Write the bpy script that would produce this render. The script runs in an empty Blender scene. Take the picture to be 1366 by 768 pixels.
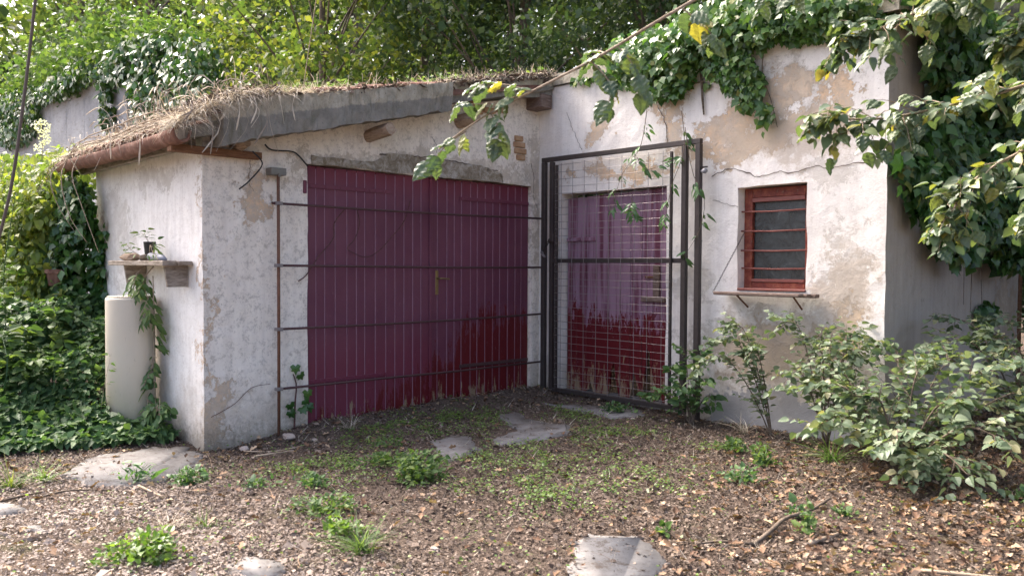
import bpy, bmesh, math, random
import numpy as np
from mathutils import Vector, Matrix, noise
random.seed(7); RN = np.random.default_rng(7)
sc = bpy.context.scene; col = sc.collection

# ------------------------------------------------------------ camera
CAM = Vector((6.378, -6.419, 1.35))
RT = Vector((0.68598, 0.72761, 0.00499)); UP = Vector((-0.02314, 0.01496, 0.99962)); FW = Vector((-0.72725, 0.68583, -0.0271))
cd = bpy.data.cameras.new('camera'); cam = bpy.data.objects.new('camera', cd); col.objects.link(cam)
cam.matrix_world = Matrix(((RT.x, UP.x, -FW.x, CAM.x), (RT.y, UP.y, -FW.y, CAM.y), (RT.z, UP.z, -FW.z, CAM.z), (0, 0, 0, 1)))
cd.sensor_width = 36; cd.lens = 28.99; cd.clip_start = .05; cd.clip_end = 500
cd.dof.use_dof = True; cd.dof.focus_distance = 7.5; cd.dof.aperture_fstop = 3.2
sc.camera = cam
# ------------------------------------------------------------ light
SUN_EL, SUN_AZ = math.radians(50), math.radians(-96)     # azimuth measured from +Y towards +X
w = bpy.data.worlds.new('World'); sc.world = w; w.use_nodes = True
nt = w.node_tree; bg = nt.nodes['Background']; sky = nt.nodes.new('ShaderNodeTexSky'); sky.sky_type = 'NISHITA'
sky.sun_disc = False; sky.sun_elevation = SUN_EL; sky.sun_rotation = SUN_AZ; sky.dust_density = 7; sky.air_density = 0.55; sky.ozone_density = 0.25
nt.links.new(sky.outputs[0], bg.inputs[0]); bg.inputs[1].default_value = 0.15
sl = bpy.data.lights.new('sun', 'SUN'); sl.energy = 1.05; sl.angle = math.radians(24); sl.color = (1, .95, .86)
so = bpy.data.objects.new('sun', sl); col.objects.link(so)
sd = Vector((math.sin(SUN_AZ) * math.cos(SUN_EL), math.cos(SUN_AZ) * math.cos(SUN_EL), math.sin(SUN_EL)))
so.rotation_euler = sd.to_track_quat('Z', 'Y').to_euler(); so.location = (0, 0, 20)
sc.view_settings.view_transform = 'Standard'; sc.view_settings.look = 'None'; sc.view_settings.gamma = 1
sc.view_settings.exposure = 2.35
sc.cycles.max_bounces = 6; sc.cycles.transparent_max_bounces = 8

# ------------------------------------------------------------ materials
class N:
    def __init__(s, name, rough=.8, spec=.3):
        s.m = bpy.data.materials.new(name); s.m.use_nodes = True; s.t = s.m.node_tree
        s.b = s.t.nodes['Principled BSDF']; s.b.inputs['Roughness'].default_value = rough
        s.b.inputs['Specular IOR Level'].default_value = spec
        s.co = s.t.nodes.new('ShaderNodeTexCoord').outputs['Object']; s.xyz = None
    def new(s, k): return s.t.nodes.new('ShaderNode' + k)
    def L(s, a, b):
        if isinstance(a, (int, float)): b.default_value = a
        elif isinstance(a, tuple): b.default_value = a if len(a) == 4 else a + (1,)
        else: s.t.links.new(a, b)
    def math(s, op, a, b=0., c=0., clamp=False):
        n = s.new('Math'); n.operation = op; n.use_clamp = clamp
        s.L(a, n.inputs[0]); s.L(b, n.inputs[1]); s.L(c, n.inputs[2]); return n.outputs[0]
    def axis(s, k):
        if s.xyz is None: n = s.new('SeparateXYZ'); s.t.links.new(s.co, n.inputs[0]); s.xyz = n.outputs
        return s.xyz['XYZ'.index(k)]
    def noise(s, scale, detail=4, rough=.6, stretch=None, dist=0., off=0):
        n = s.new('TexNoise'); n.inputs['Scale'].default_value = scale; n.inputs['Detail'].default_value = detail
        n.inputs['Roughness'].default_value = rough; n.inputs['Distortion'].default_value = dist
        c = s.co
        if stretch or off:
            m = s.new('Mapping'); s.t.links.new(c, m.inputs[0]); m.inputs['Scale'].default_value = stretch or (1, 1, 1)
            m.inputs['Location'].default_value = (off, off * .7, off * .3); c = m.outputs[0]
        s.t.links.new(c, n.inputs['Vector']); return n.outputs['Fac']
    def step(s, x, lo, hi):
        n = s.new('MapRange'); n.interpolation_type = 'SMOOTHSTEP'; s.L(x, n.inputs[0]); n.inputs[1].default_value = lo; n.inputs[2].default_value = hi
        return n.outputs[0]
    def mix(s, f, a, b):
        n = s.new('Mix'); n.data_type = 'RGBA'; s.L(f, n.inputs[0]); s.L(a, n.inputs[6]); s.L(b, n.inputs[7]); return n.outputs[2]
    def blob(s, ax, cx, cz, rx, rz, rot=0.):
        if not hasattr(s, 'wp'):
            s.wp = [s.math('ADD', s.math('MULTIPLY', s.math('SUBTRACT', s.noise(3.2, 7, .75, off=o_), .5), 1.15), s.math('MULTIPLY', s.math('SUBTRACT', s.noise(14, 5, .75, off=o_ + 2), .5), .16)) for o_ in (41, 53)]
        u = s.math('SUBTRACT', s.math('ADD', s.axis(ax), s.wp[0]), cx); v = s.math('SUBTRACT', s.math('ADD', s.axis('Z'), s.math('MULTIPLY', s.wp[1], .7)), cz)
        if rot:
            c, n_ = math.cos(rot), math.sin(rot)
            u2 = s.math('ADD', s.math('MULTIPLY', u, c), s.math('MULTIPLY', v, n_)); v = s.math('SUBTRACT', s.math('MULTIPLY', v, c), s.math('MULTIPLY', u, n_)); u = u2
        u = s.math('MULTIPLY', u, 1 / rx); v = s.math('MULTIPLY', v, 1 / rz)
        d = s.math('ADD', s.math('MULTIPLY', u, u), s.math('MULTIPLY', v, v))
        return s.math('SUBTRACT', 1., s.math('SQRT', d))          # 1 in the middle, 0 at the rim, negative outside
    def mx(s, *a):
        r = a[0]
        for q in a[1:]: r = s.math('MAXIMUM', r, q)
        return r
    def ramp(s, f, cols):
        n = s.new('ValToRGB'); e = n.color_ramp.elements
        while len(e) < len(cols): e.new(.5)
        for i, (p, c) in enumerate(cols): e[i].position = p; e[i].color = c + (1,)
        s.L(f, n.inputs[0]); return n.outputs[0]
    def rnd(s):
        a = s.new('Attribute'); a.attribute_name = 'rnd'; o = s.new('ObjectInfo')
        return s.math('FRACT', s.math('ADD', a.outputs['Fac'], o.outputs['Random']))
    def bump(s, h, st=.5, dist=.01):
        n = s.new('Bump'); n.inputs['Strength'].default_value = st; n.inputs['Distance'].default_value = dist; s.L(h, n.inputs['Height'])
        s.t.links.new(n.outputs[0], s.b.inputs['Normal'])
    def done(s, c, rough=None):
        s.L(c, s.b.inputs['Base Color'])
        if rough is not None: s.L(rough, s.b.inputs['Roughness'])
        return s.m

def plaster(name, ax, tan_blobs, grey_blobs, white=(.83, .79, .74), tan=(.62, .45, .30), grey=(.60, .56, .51), mott=.35, base=.55, greybias=-.5, tanbias=-.6):
    s = N(name, .9, .15)
    big = s.noise(1.5, 6, .65, dist=.4); med = s.noise(6, 6, .7, dist=.3, off=3); fine = s.noise(28, 5, .75, off=9); grit = s.noise(120, 2, .6)
    streak = s.noise(4, 5, .65, stretch=(3, 3, .35), off=5)
    nz = s.math('ADD', s.math('MULTIPLY', s.math('SUBTRACT', big, .5), 1.0), s.math('MULTIPLY', s.math('SUBTRACT', med, .5), 1.7))
    nz = s.math('ADD', nz, s.math('MULTIPLY', s.math('SUBTRACT', fine, .5), 1.3)); nz = s.math('ADD', nz, s.math('MULTIPLY', s.math('SUBTRACT', s.noise(95, 3, .7, off=17), .5), .55))
    def mask(bl, bias, lo=-.03, hi=.10):
        v = tanv = s.math('ADD', nz, bias)
        if bl:
            q = s.mx(*[s.blob(ax, *b) for b in bl]); q = s.math('MAXIMUM', q, -1.2)
            v = s.mx(s.math('ADD', nz, bias), s.math('ADD', s.math('ADD', s.math('MULTIPLY', nz, .9), s.math('MULTIPLY', s.math('MINIMUM', q, .5), .75)), -.02))
        return s.math('MULTIPLY', s.step(v, lo, hi), s.math('ADD', .5, s.math('MULTIPLY', s.step(s.noise(9, 6, .75, dist=.5, off=31), .36, .58), .5)))
    mt = mask(tan_blobs, tanbias); nz2 = nz
    mg = mask(grey_blobs, greybias, -.05, .2)
    wh = s.mix(s.step(streak, .35, .75), white, tuple(v * k for v, k in zip(white, (.86, .85, .85))))
    tn = s.mix(s.step(fine, .3, .7), tan, tuple(v * 1.2 for v in tan)); tn = s.mix(s.step(big, .4, .65), tn, (.55, .47, .38))
    c = s.mix(mg, wh, grey); c = s.mix(mt, c, tn); rim = s.math('MULTIPLY', s.math('MULTIPLY', mt, s.math('SUBTRACT', .9, mt)), 2.6, clamp=True) if 0 else s.math('MULTIPLY', s.math('MULTIPLY', mt, s.math('SUBTRACT', 1., mt)), 1.7); c = s.mix(rim, c, (.36, .27, .19))
    # fine lichen mottling and small pits
    c = s.mix(s.math('MULTIPLY', s.step(s.math('ADD', s.math('MULTIPLY', s.noise(13, 7, .85, dist=.2, off=14), .7), s.math('MULTIPLY', s.noise(45, 4, .8, off=24), .3)), .485, .60), mott), c, (.47, .42, .37))
    c = s.mix(s.math('MULTIPLY', s.step(s.noise(60, 3, .6, off=21), .66, .74), .7), c, (.25, .21, .17))
    if name == 'lime_plaster_front':
        pl = s.math('ADD', s.mx(s.blob('X', 2.75, .06, .6, .30), s.blob('X', 3.45, -.05, .5, .25)), s.math('MULTIPLY', nz, .45)); foot = s.step(pl, 0, .12)
        dirt = s.math('ADD', s.mx(s.blob('X', 3.0, .55, 1.0, .45), s.blob('X', 3.42, 1.1, .28, .5), s.blob('X', 2.85, 2.45, .9, .25)), s.math('MULTIPLY', nz, 1.1)); c = s.mix(s.math('MULTIPLY', s.step(dirt, -.1, .6), .6), c, (.47, .38, .29))
    # wet, dirty foot of the wall
    z = s.math('ADD', s.axis('Z'), s.math('MULTIPLY', s.math('SUBTRACT', med, .5), -1.1))
    c = s.mix(s.math('MULTIPLY', s.step(z, base, -.1), .6), c, (.46, .38, .29))
    z2 = s.math('ADD', s.axis('Z'), s.math('MULTIPLY', s.math('SUBTRACT', fine, .5), -.5))
    c = s.mix(s.math('MULTIPLY', s.step(z2, .12, -.12), .6), c, (.17, .15, .11))
    if name == 'lime_plaster_front': c = s.mix(s.math('MULTIPLY', foot, .8), c, s.mix(fine, (.26, .26, .27), (.42, .42, .44)))
    h = s.math('ADD', s.math('MULTIPLY', mt, -.5), s.math('ADD', s.math('MULTIPLY', mg, -.25), s.math('ADD', s.math('MULTIPLY', med, .8), s.math('ADD', s.math('MULTIPLY', fine, .45), s.math('MULTIPLY', grit, .12)))))
    s.bump(h, .75, .016); return s.done(c)

M = {}
M['wallB'] = plaster('lime_plaster_front', 'X',
    [(.82, 2.75, .22, .12, .9), (1.75, 2.85, .16, .42, 0), (2.45, 2.64, .5, .16, .25), (2.65, 2.42, .42, .12, .35), (1.1, 2.28, .7, .07, 0), (3.35, 2.72, .15, .3, 0), (2.9, 2.83, .3, .14, .2), (3.0, 2.55, .5, .12, .3), (2.25, 2.45, .2, .12, .3), (2.75, .62, .5, .2, 0), (3.45, .72, .14, .3, 0)],
    [(3.45, 1.35, .16, .42, .1), (3.35, 2.1, .28, .16, 0), (2.6, .75, .75, .22, 0), (3.3, .9, .25, .55, 0), (2.0, 1.15, .3, .16, 0), (2.95, 2.85, .6, .2, 0)], mott=.22)
M['wallA'] = plaster('lime_plaster_garage_side', 'Y',
    [(-3.3, 1.85, .14, .2, 0), (-3.72, .6, .035, 1.0, 0), (-3.62, .2, .12, .25, 0)],
    [(-2.45, 2.27, .4, .06, 0), (-1.3, 2.33, .85, .1, .03), (-.45, 2.28, .3, .1, -.4), (-.05, 2.3, .1, .5, 0), (-.06, 1.8, .06, .5, 0), (-2.95, 2.15, .06, .14, 0)],
    white=(.84, .775, .69), grey=(.53, .46, .38), mott=.8, greybias=-.42)
M['wallC'] = plaster('lime_plaster_end', 'X', [(-.01, 1.1, .03, 1.2, 0), (-2.4, 1.7, .1, .2, 0)], [(-2.1, 1.6, .5, .5, 0), (-.9, 2.1, .6, .1, 0)],
    white=(.84, .81, .765), mott=.3, greybias=-.4, tanbias=-.7)
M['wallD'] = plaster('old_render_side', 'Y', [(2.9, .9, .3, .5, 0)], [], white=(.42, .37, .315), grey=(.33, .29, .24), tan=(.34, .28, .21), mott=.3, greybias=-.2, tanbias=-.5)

def brickmat():
    s = N('old_brick', .9, .1); c = s.ramp(s.noise(14, 5), [(.3, (.30, .17, .10)), (.55, (.42, .27, .16)), (.75, (.48, .36, .25))]); s.bump(s.noise(60, 4), .6, .006); return s.done(c)
M['brick'] = brickmat()
def concrete(name, a, b, c_, rough=.9, sc1=7):
    s = N(name, rough, .2); n = s.noise(sc1, 7, .7, dist=.3); c = s.ramp(n, [(.3, a), (.5, b), (.7, c_)])
    c = s.mix(s.math('MULTIPLY', s.step(s.noise(55, 4, .7, off=4), .55, .7), .6), c, tuple(v * .45 for v in a))
    c = s.mix(s.math('MULTIPLY', s.step(s.noise(5, 5, .7, stretch=(1, 1, 3), off=8), .5, .7), .5), c, (.17, .16, .10))
    s.bump(s.math('ADD', n, s.math('MULTIPLY', s.noise(80, 3), .5)), .7, .012); return s.done(c)
M['beam0'] = concrete('mossy_concrete', (.12, .11, .09), (.21, .19, .155), (.31, .28, .22))
def beammat():
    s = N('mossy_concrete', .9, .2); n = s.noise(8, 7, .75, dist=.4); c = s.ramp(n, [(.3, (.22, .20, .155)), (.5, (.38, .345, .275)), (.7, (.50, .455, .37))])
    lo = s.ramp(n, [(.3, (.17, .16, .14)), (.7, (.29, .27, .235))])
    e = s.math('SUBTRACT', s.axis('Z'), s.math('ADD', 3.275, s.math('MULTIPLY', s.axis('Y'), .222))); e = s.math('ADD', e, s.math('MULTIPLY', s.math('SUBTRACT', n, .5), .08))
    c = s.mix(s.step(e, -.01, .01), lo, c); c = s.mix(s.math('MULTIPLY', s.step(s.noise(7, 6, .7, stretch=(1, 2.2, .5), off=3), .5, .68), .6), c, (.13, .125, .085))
    c = s.mix(s.math('MULTIPLY', s.step(s.noise(60, 4, .7, off=4), .58, .7), .6), c, (.07, .065, .05)); s.bump(s.math('ADD', n, s.math('MULTIPLY', s.noise(70, 4, .7), .6)), .8, .015); return s.done(c)
M['beam'] = beammat()
def slabmat():
    s = N('worn_grey_concrete_slab', .95, .1); n = s.noise(6, 7, .75, dist=.3); c = s.ramp(n, [(.3, (.125, .117, .112)), (.5, (.18, .172, .168)), (.7, (.235, .228, .222))])
    c = s.mix(s.math('MULTIPLY', s.step(s.noise(9, 6, .8, off=5), .52, .62), .75), c, (.085, .065, .052)); c = s.mix(s.math('MULTIPLY', s.step(s.noise(60, 4, .7, off=9), .62, .68), .8), c, (.07, .05, .04))
    s.bump(s.math('ADD', n, s.math('MULTIPLY', s.noise(70, 4, .7), .5)), .5, .004); return s.done(c)
M['slab'] = slabmat()
M['retain'] = concrete('grey_retaining_concrete', (.24, .25, .26), (.33, .34, .355), (.42, .43, .44), sc1=1.2)
M['stone'] = concrete('pale_stone', (.25, .2, .17), (.38, .31, .27), (.5, .43, .38), sc1=12)

def paint(name, ax, zb0, zb1, u0, u1, rot=.3, pale=0.):
    """purple paint over older oxblood paint which shows through near the ground, bare rotten wood at the very foot"""
    s = N(name, .45, .35)
    u = s.axis(ax); st = (16, 16, 1.1)
    n1 = s.noise(1.6, 6, .75, stretch=(6, 6, 1.2)); n2 = s.noise(4, 5, .75, stretch=(9, 9, 2.2), off=6)
    fade = s.step(u, u0, u1)
    zb = s.math('ADD', zb0, s.math('MULTIPLY', fade, zb1 - zb0))
    e = s.math('SUBTRACT', s.math('SUBTRACT', zb, s.axis('Z')), s.math('MULTIPLY', s.math('SUBTRACT', n1, .5), -1.2))
    e = s.math('ADD', e, s.math('MULTIPLY', s.math('SUBTRACT', n2, .5), .9))
    pur = s.ramp(s.noise(1.3, 4, .6), [(.3, (.110, .028, .052)), (.7, (.155, .050, .080))])
    pur = s.mix(s.step(s.axis('Z'), 1.9, 2.25), pur, (.14, .018, .035))
    pur = s.mix(s.math('MULTIPLY', s.step(s.math('ADD', s.axis('Z'), s.math('MULTIPLY', n2, .3)), 1.1, .5), .75 if 'left' in name else .15), pur, (.15, .022, .042))
    if pale: pur = s.mix(s.math('MULTIPLY', s.step(s.noise(2.2, 5, .7, stretch=(7, 7, .35), off=2), .36, .58), pale), pur, (.36, .24, .32))
    c = s.mix(s.step(e, 0, .02), pur, s.mix(n2, (.075, .004, .008), (.14, .009, .013)))
    rt = s.math('SUBTRACT', s.math('ADD', rot, s.math('MULTIPLY', s.math('SUBTRACT', s.noise(2.3, 6, .8, stretch=(7, 7, 1.2), off=11), .5), 2.4)), s.math('ADD', s.axis('Z'), .40))
    c = s.mix(s.step(rt, 0, .12), c, s.mix(n1, (.16, .10, .06), (.34, .26, .17)))
    c = s.mix(s.math('MULTIPLY', s.step(s.noise(40, 4, .7, stretch=(1, 1, .4)), .62, .72), .5), c, (.20, .10, .13))
    s.bump(s.math('ADD', s.noise(30, 4, .6, stretch=(6, 6, .4)), s.math('MULTIPLY', s.step(e, 0, .03), -.5)), .35, .004)
    return s.done(c, s.math('ADD', .32, s.math('MULTIPLY', n2, .3)))
M['paintL'] = paint('purple_plank_paint_left_leaf', 'Y', -.02, .26, -2.4, -1.5, .27)
M['paintR'] = paint('purple_plank_paint_right_leaf', 'Y', .42, .84, -1.4, -.8, .40)
M['paintS'] = paint('weathered_purple_paint', 'X', .86, .80, .4, 1.6, .58, pale=.7)
def flat(name, c, rough=.6, metal=0., spec=.4, var=.25, scl=20, bumpd=.002):
    s = N(name, rough, spec); s.b.inputs['Metallic'].default_value = metal
    n = s.noise(scl, 5, .65); s.bump(n, .4, bumpd)
    return s.done(s.mix(n, tuple(v * (1 - var) for v in c), tuple(min(1, v * (1 + var)) for v in c)))
M['bead'] = flat('pale_groove_highlight', (.31, .18, .235), .5, var=.4)  # pale tone painting the light caught along the plank groove edges
M['steel'] = flat('dark_brown_steel', (.055, .045, .042), .5, .3, var=.4)
M['rust'] = flat('rusty_steel', (.16, .075, .045), .75, .1, var=.5, scl=35)
M['rustbar'] = flat('dark_rusted_bar', (.075, .035, .035), .65, .1, var=.5, scl=35)
M['galv'] = flat('galvanised_wire', (.24, .215, .215), .45, .5, var=.3)
M['plate'] = flat('grey_steel_plate', (.20, .19, .17), .6, .3)
M['brass'] = flat('brass', (.30, .23, .11), .4, .9)
M['black'] = flat('black_iron', (.02, .02, .022), .6)
def terramat():
    s = N('weathered_terracotta', .85, .15); n = s.noise(6, 7, .75, dist=.6); c = s.ramp(n, [(.3, (.10, .055, .043)), (.48, (.20, .10, .073)), (.62, (.29, .17, .13)), (.75, (.38, .29, .24))])
    c = s.mix(s.math('MULTIPLY', s.step(s.noise(22, 6, .8, off=5), .5, .66), .7), c, (.12, .095, .075)); s.bump(s.math('ADD', n, s.noise(50, 4, .7)), .7, .008); return s.done(c)
M['terra'] = terramat()
def redmat():
    s = N('chipped_red_window_paint', .55, .35); n = s.noise(16, 6, .75); c = s.ramp(n, [(.35, (.11, .020, .015)), (.5, (.20, .042, .026)), (.65, (.29, .10, .055))])
    c = s.mix(s.step(s.noise(24, 6, .8, off=4), .60, .64), c, (.20, .15, .11)); s.bump(n, .5, .004); return s.done(c)
M['redpaint'] = redmat()
M['redbar'] = flat('rust_red_bar_paint', (.22, .075, .06), .6, var=.4, scl=30)
def creammat():
    s = N('scuffed_cream_plastic', .5, .35); n = s.noise(5, 6, .7, stretch=(1, 1, .4)); c = s.mix(n, (.52, .455, .355), (.61, .545, .44)); z = s.math('ADD', s.axis('Z'), s.math('MULTIPLY', n, -.5))
    c = s.mix(s.math('MULTIPLY', s.step(z, .25, -.25), .7), c, (.27, .25, .16)); c = s.mix(s.math('MULTIPLY', s.step(s.noise(30, 5, .8, stretch=(1, 1, .3), off=3), .6, .7), .5), c, (.33, .29, .22)); s.bump(s.noise(3, 2), .3, .02); return s.done(c)
M['cream'] = creammat()
M['pot'] = flat('black_plastic_pot', (.02, .018, .016), .5)
M['slate'] = flat('grey_tool_plastic', (.17, .18, .22), .5)
M['cable'] = flat('cable_sheath', (.10, .075, .06), .6)
M['porcelain'] = flat('white_insulator', (.25, .25, .26), .3)
def wood(name, a, b, rough=.85):
    s = N(name, rough, .2); n = s.noise(9, 6, .7, stretch=(1, 1, 5), dist=.5); c = s.ramp(n, [(.35, a), (.65, b)])
    c = s.mix(s.math('MULTIPLY', s.step(s.noise(30, 4, .7), .58, .7), .6), c, tuple(v * .4 for v in a)); s.bump(n, .6, .006); return s.done(c)
M['oldwood'] = wood('grey_weathered_wood', (.15, .115, .085), (.36, .31, .26))
M['brownwood'] = wood('orange_brown_wood', (.12, .055, .03), (.23, .12, .065))
M['log'] = wood('pale_old_log', (.20, .13, .085), (.42, .33, .25))
M['ledge'] = wood('purple_brown_ledge_wood', (.10, .065, .055), (.24, .18, .15))
M['bark'] = wood('grey_brown_bark', (.07, .052, .038), (.19, .15, .115))
M['stem'] = wood('pale_twig_bark', (.20, .15, .10), (.42, .34, .26))
M['redstem'] = wood('dry_reddish_vine', (.065, .028, .030), (.13, .065, .055))
M['crack'] = flat('crack_shadowed_mortar', (.11, .085, .07), .95)
def glassmat():
    s = N('dusty_window_glass', .12, .6); n = s.noise(9, 7, .75, dist=.8)
    c = s.ramp(n, [(.45, (.012, .016, .018)), (.6, (.035, .045, .048)), (.72, (.13, .15, .15))]); s.bump(s.noise(5, 2), .15, .01)
    return s.done(c, s.math('ADD', .08, s.math('MULTIPLY', n, .45)))
M['glass'] = glassmat()

def leafmat(name, cols, trans=.35, rough=.42, spec=.45, tcol=(2.0, 2.1, .9, 1)):
    s = N(name, rough, spec); f = s.rnd(); c = s.ramp(f, cols)
    # veins and blotches from each leaf's own surface
    c = s.mix(s.math('MULTIPLY', s.step(s.noise(25, 3, .6), .5, .75), .35), c, tuple(min(1, v * 1.9) for v in cols[len(cols) // 2][1]))
    if 'litter' in name:   # paler bleached litter at front left, with the brighter light there painted in
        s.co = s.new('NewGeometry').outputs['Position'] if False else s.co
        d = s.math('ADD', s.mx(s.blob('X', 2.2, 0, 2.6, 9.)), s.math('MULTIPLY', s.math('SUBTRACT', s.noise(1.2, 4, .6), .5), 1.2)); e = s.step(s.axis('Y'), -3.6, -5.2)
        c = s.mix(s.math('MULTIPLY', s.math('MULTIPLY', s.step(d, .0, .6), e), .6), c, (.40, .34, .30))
    s.L(c, s.b.inputs['Base Color']); t = s.new('BsdfTranslucent'); g = s.new('Mix'); g.data_type = 'RGBA'; g.blend_type = 'MULTIPLY'; g.inputs[0].default_value = 1
    s.L(c, g.inputs[6]); g.inputs[7].default_value = tcol; s.t.links.new(g.outputs[2], t.inputs[0])
    m = s.new('MixShader'); m.inputs[0].default_value = trans; s.t.links.new(s.b.outputs[0], m.inputs[1]); s.t.links.new(t.outputs[0], m.inputs[2])
    s.t.links.new(m.outputs[0], s.t.nodes['Material Output'].inputs[0]); return s.m
M['lf_forest'] = leafmat('woodland_leaf', [(0, (.035, .062, .027)), (.5, (.062, .095, .038)), (.85, (.105, .14, .048)), (1, (.17, .18, .055))], .35, .6, .2)
M['lf_dark'] = leafmat('evergreen_leaf', [(0, (.020, .040, .018)), (.6, (.045, .078, .030)), (1, (.085, .12, .045))], .2, .55, .3)
M['lf_yellow'] = leafmat('yellow_green_leaf', [(0, (.045, .080, .026)), (.55, (.085, .125, .036)), (1, (.19, .20, .05))], .35, .55, .25)
M['lf_ivy'] = leafmat('ivy_leaf', [(0, (.020, .060, .016)), (.6, (.040, .105, .026)), (.92, (.075, .15, .035)), (1, (.16, .17, .04))], .2, .30, .5)
M['lf_creeper'] = leafmat('sunlit_creeper_leaf', [(0, (.075, .12, .03)), (.5, (.13, .18, .045)), (1, (.26, .27, .06))], .4, .5, .3)  # lighter, yellower leaf colour with the sunlight on the creeper painted in
M['lf_ivytop'] = leafmat('sunny_ivy_leaf', [(0, (.035, .085, .022)), (.6, (.065, .14, .035)), (.92, (.11, .19, .045)), (1, (.2, .2, .05))], .25, .34, .5)  # lighter copy of the ivy leaf, sky light on the wall top put into its colour
M['lf_bright'] = leafmat('fresh_green_leaf', [(0, (.045, .090, .028)), (.6, (.080, .135, .042)), (1, (.14, .19, .06))], .3, .55, .25)
M['lf_hazel'] = leafmat('hazel_leaf', [(0, (.05, .085, .045)), (.5, (.085, .125, .065)), (.84, (.12, .16, .07)), (.93, (.20, .21, .05)), (1, (.33, .27, .06))], .22, .45, .6)
M['lf_shrub'] = leafmat('elm_leaf', [(0, (.075, .115, .065)), (.5, (.115, .16, .095)), (.9, (.17, .205, .125)), (1, (.24, .22, .12))], .25, .5, .45)
M['lf_ground'] = leafmat('bedding_plant_leaf', [(0, (.040, .085, .035)), (.6, (.075, .145, .055)), (1, (.13, .20, .07))], .25, .5, .3)
M['lf_clover'] = leafmat('clover_leaf', [(0, (.05, .10, .02)), (.6, (.10, .17, .035)), (1, (.17, .24, .05))], .3)
M['lf_vine'] = leafmat('vine_leaf', [(0, (.04, .10, .04)), (1, (.09, .17, .06))], .3)
M['straw'] = leafmat('dry_straw', [(0, (.22, .18, .15)), (.5, (.46, .40, .32)), (1, (.74, .68, .58))], .2, .7, .2, (1.2, 1.15, 1, 1))
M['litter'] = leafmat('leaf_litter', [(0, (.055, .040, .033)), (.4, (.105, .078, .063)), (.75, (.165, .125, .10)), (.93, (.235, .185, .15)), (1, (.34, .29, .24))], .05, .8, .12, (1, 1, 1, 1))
M['bigleaf'] = leafmat('fallen_brown_leaf', [(0, (.06, .034, .024)), (.4, (.14, .078, .048)), (.75, (.26, .165, .10)), (1, (.42, .31, .21))], .08, .7, .25)
M['flower'] = leafmat('white_flower_head', [(0, (.6, .6, .52)), (1, (.8, .8, .72))], .2)
def soil():
    s = N('soil_and_humus', .95, .1); n = s.noise(3, 8, .75); f = s.noise(45, 6, .8, off=3)
    c = s.ramp(f, [(.30, (.05, .037, .03)), (.46, (.105, .078, .062)), (.6, (.16, .122, .098)), (.75, (.25, .20, .165))])
    c = s.mix(s.math('MULTIPLY', s.step(n, .5, .7), .5), c, (.075, .085, .035)); s.bump(s.math('ADD', f, s.math('MULTIPLY', s.noise(140, 3), .6)), 1., .02); return s.done(c)
M['soil'] = soil()

# ------------------------------------------------------------ object helpers
def tag(o, label=None, cat=None, group=None, kind=None):
    for k, v in (('label', label), ('category', cat), ('group', group), ('kind', kind)):
        if v: o[k] = v
    return o
def thing(name, label, cat, loc=(0, 0, 0), group=None):
    o = bpy.data.objects.new(name, None); col.objects.link(o); o.location = loc; o.empty_display_size = .1
    o['_w'] = 1; del o['_w']; return tag(o, label, cat, group)
def par(o, p):
    if p is not None:
        o.parent = p
        if p.type == 'EMPTY': o.matrix_parent_inverse = Matrix.Translation(-Vector(p.location))
    return o
def mesh(name, vs, fs, mat, parent=None, smooth=False, kind=None):
    me = bpy.data.meshes.new(name); me.from_pydata([tuple(v) for v in vs], [], fs); me.update()
    if smooth: me.polygons.foreach_set('use_smooth', [True] * len(me.polygons))
    mats = mat if isinstance(mat, (list, tuple)) else [mat]
    for m in mats: me.materials.append(m)
    o = bpy.data.objects.new(name, me); col.objects.link(o); par(o, parent)
    if kind: o['kind'] = kind
    return o
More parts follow.
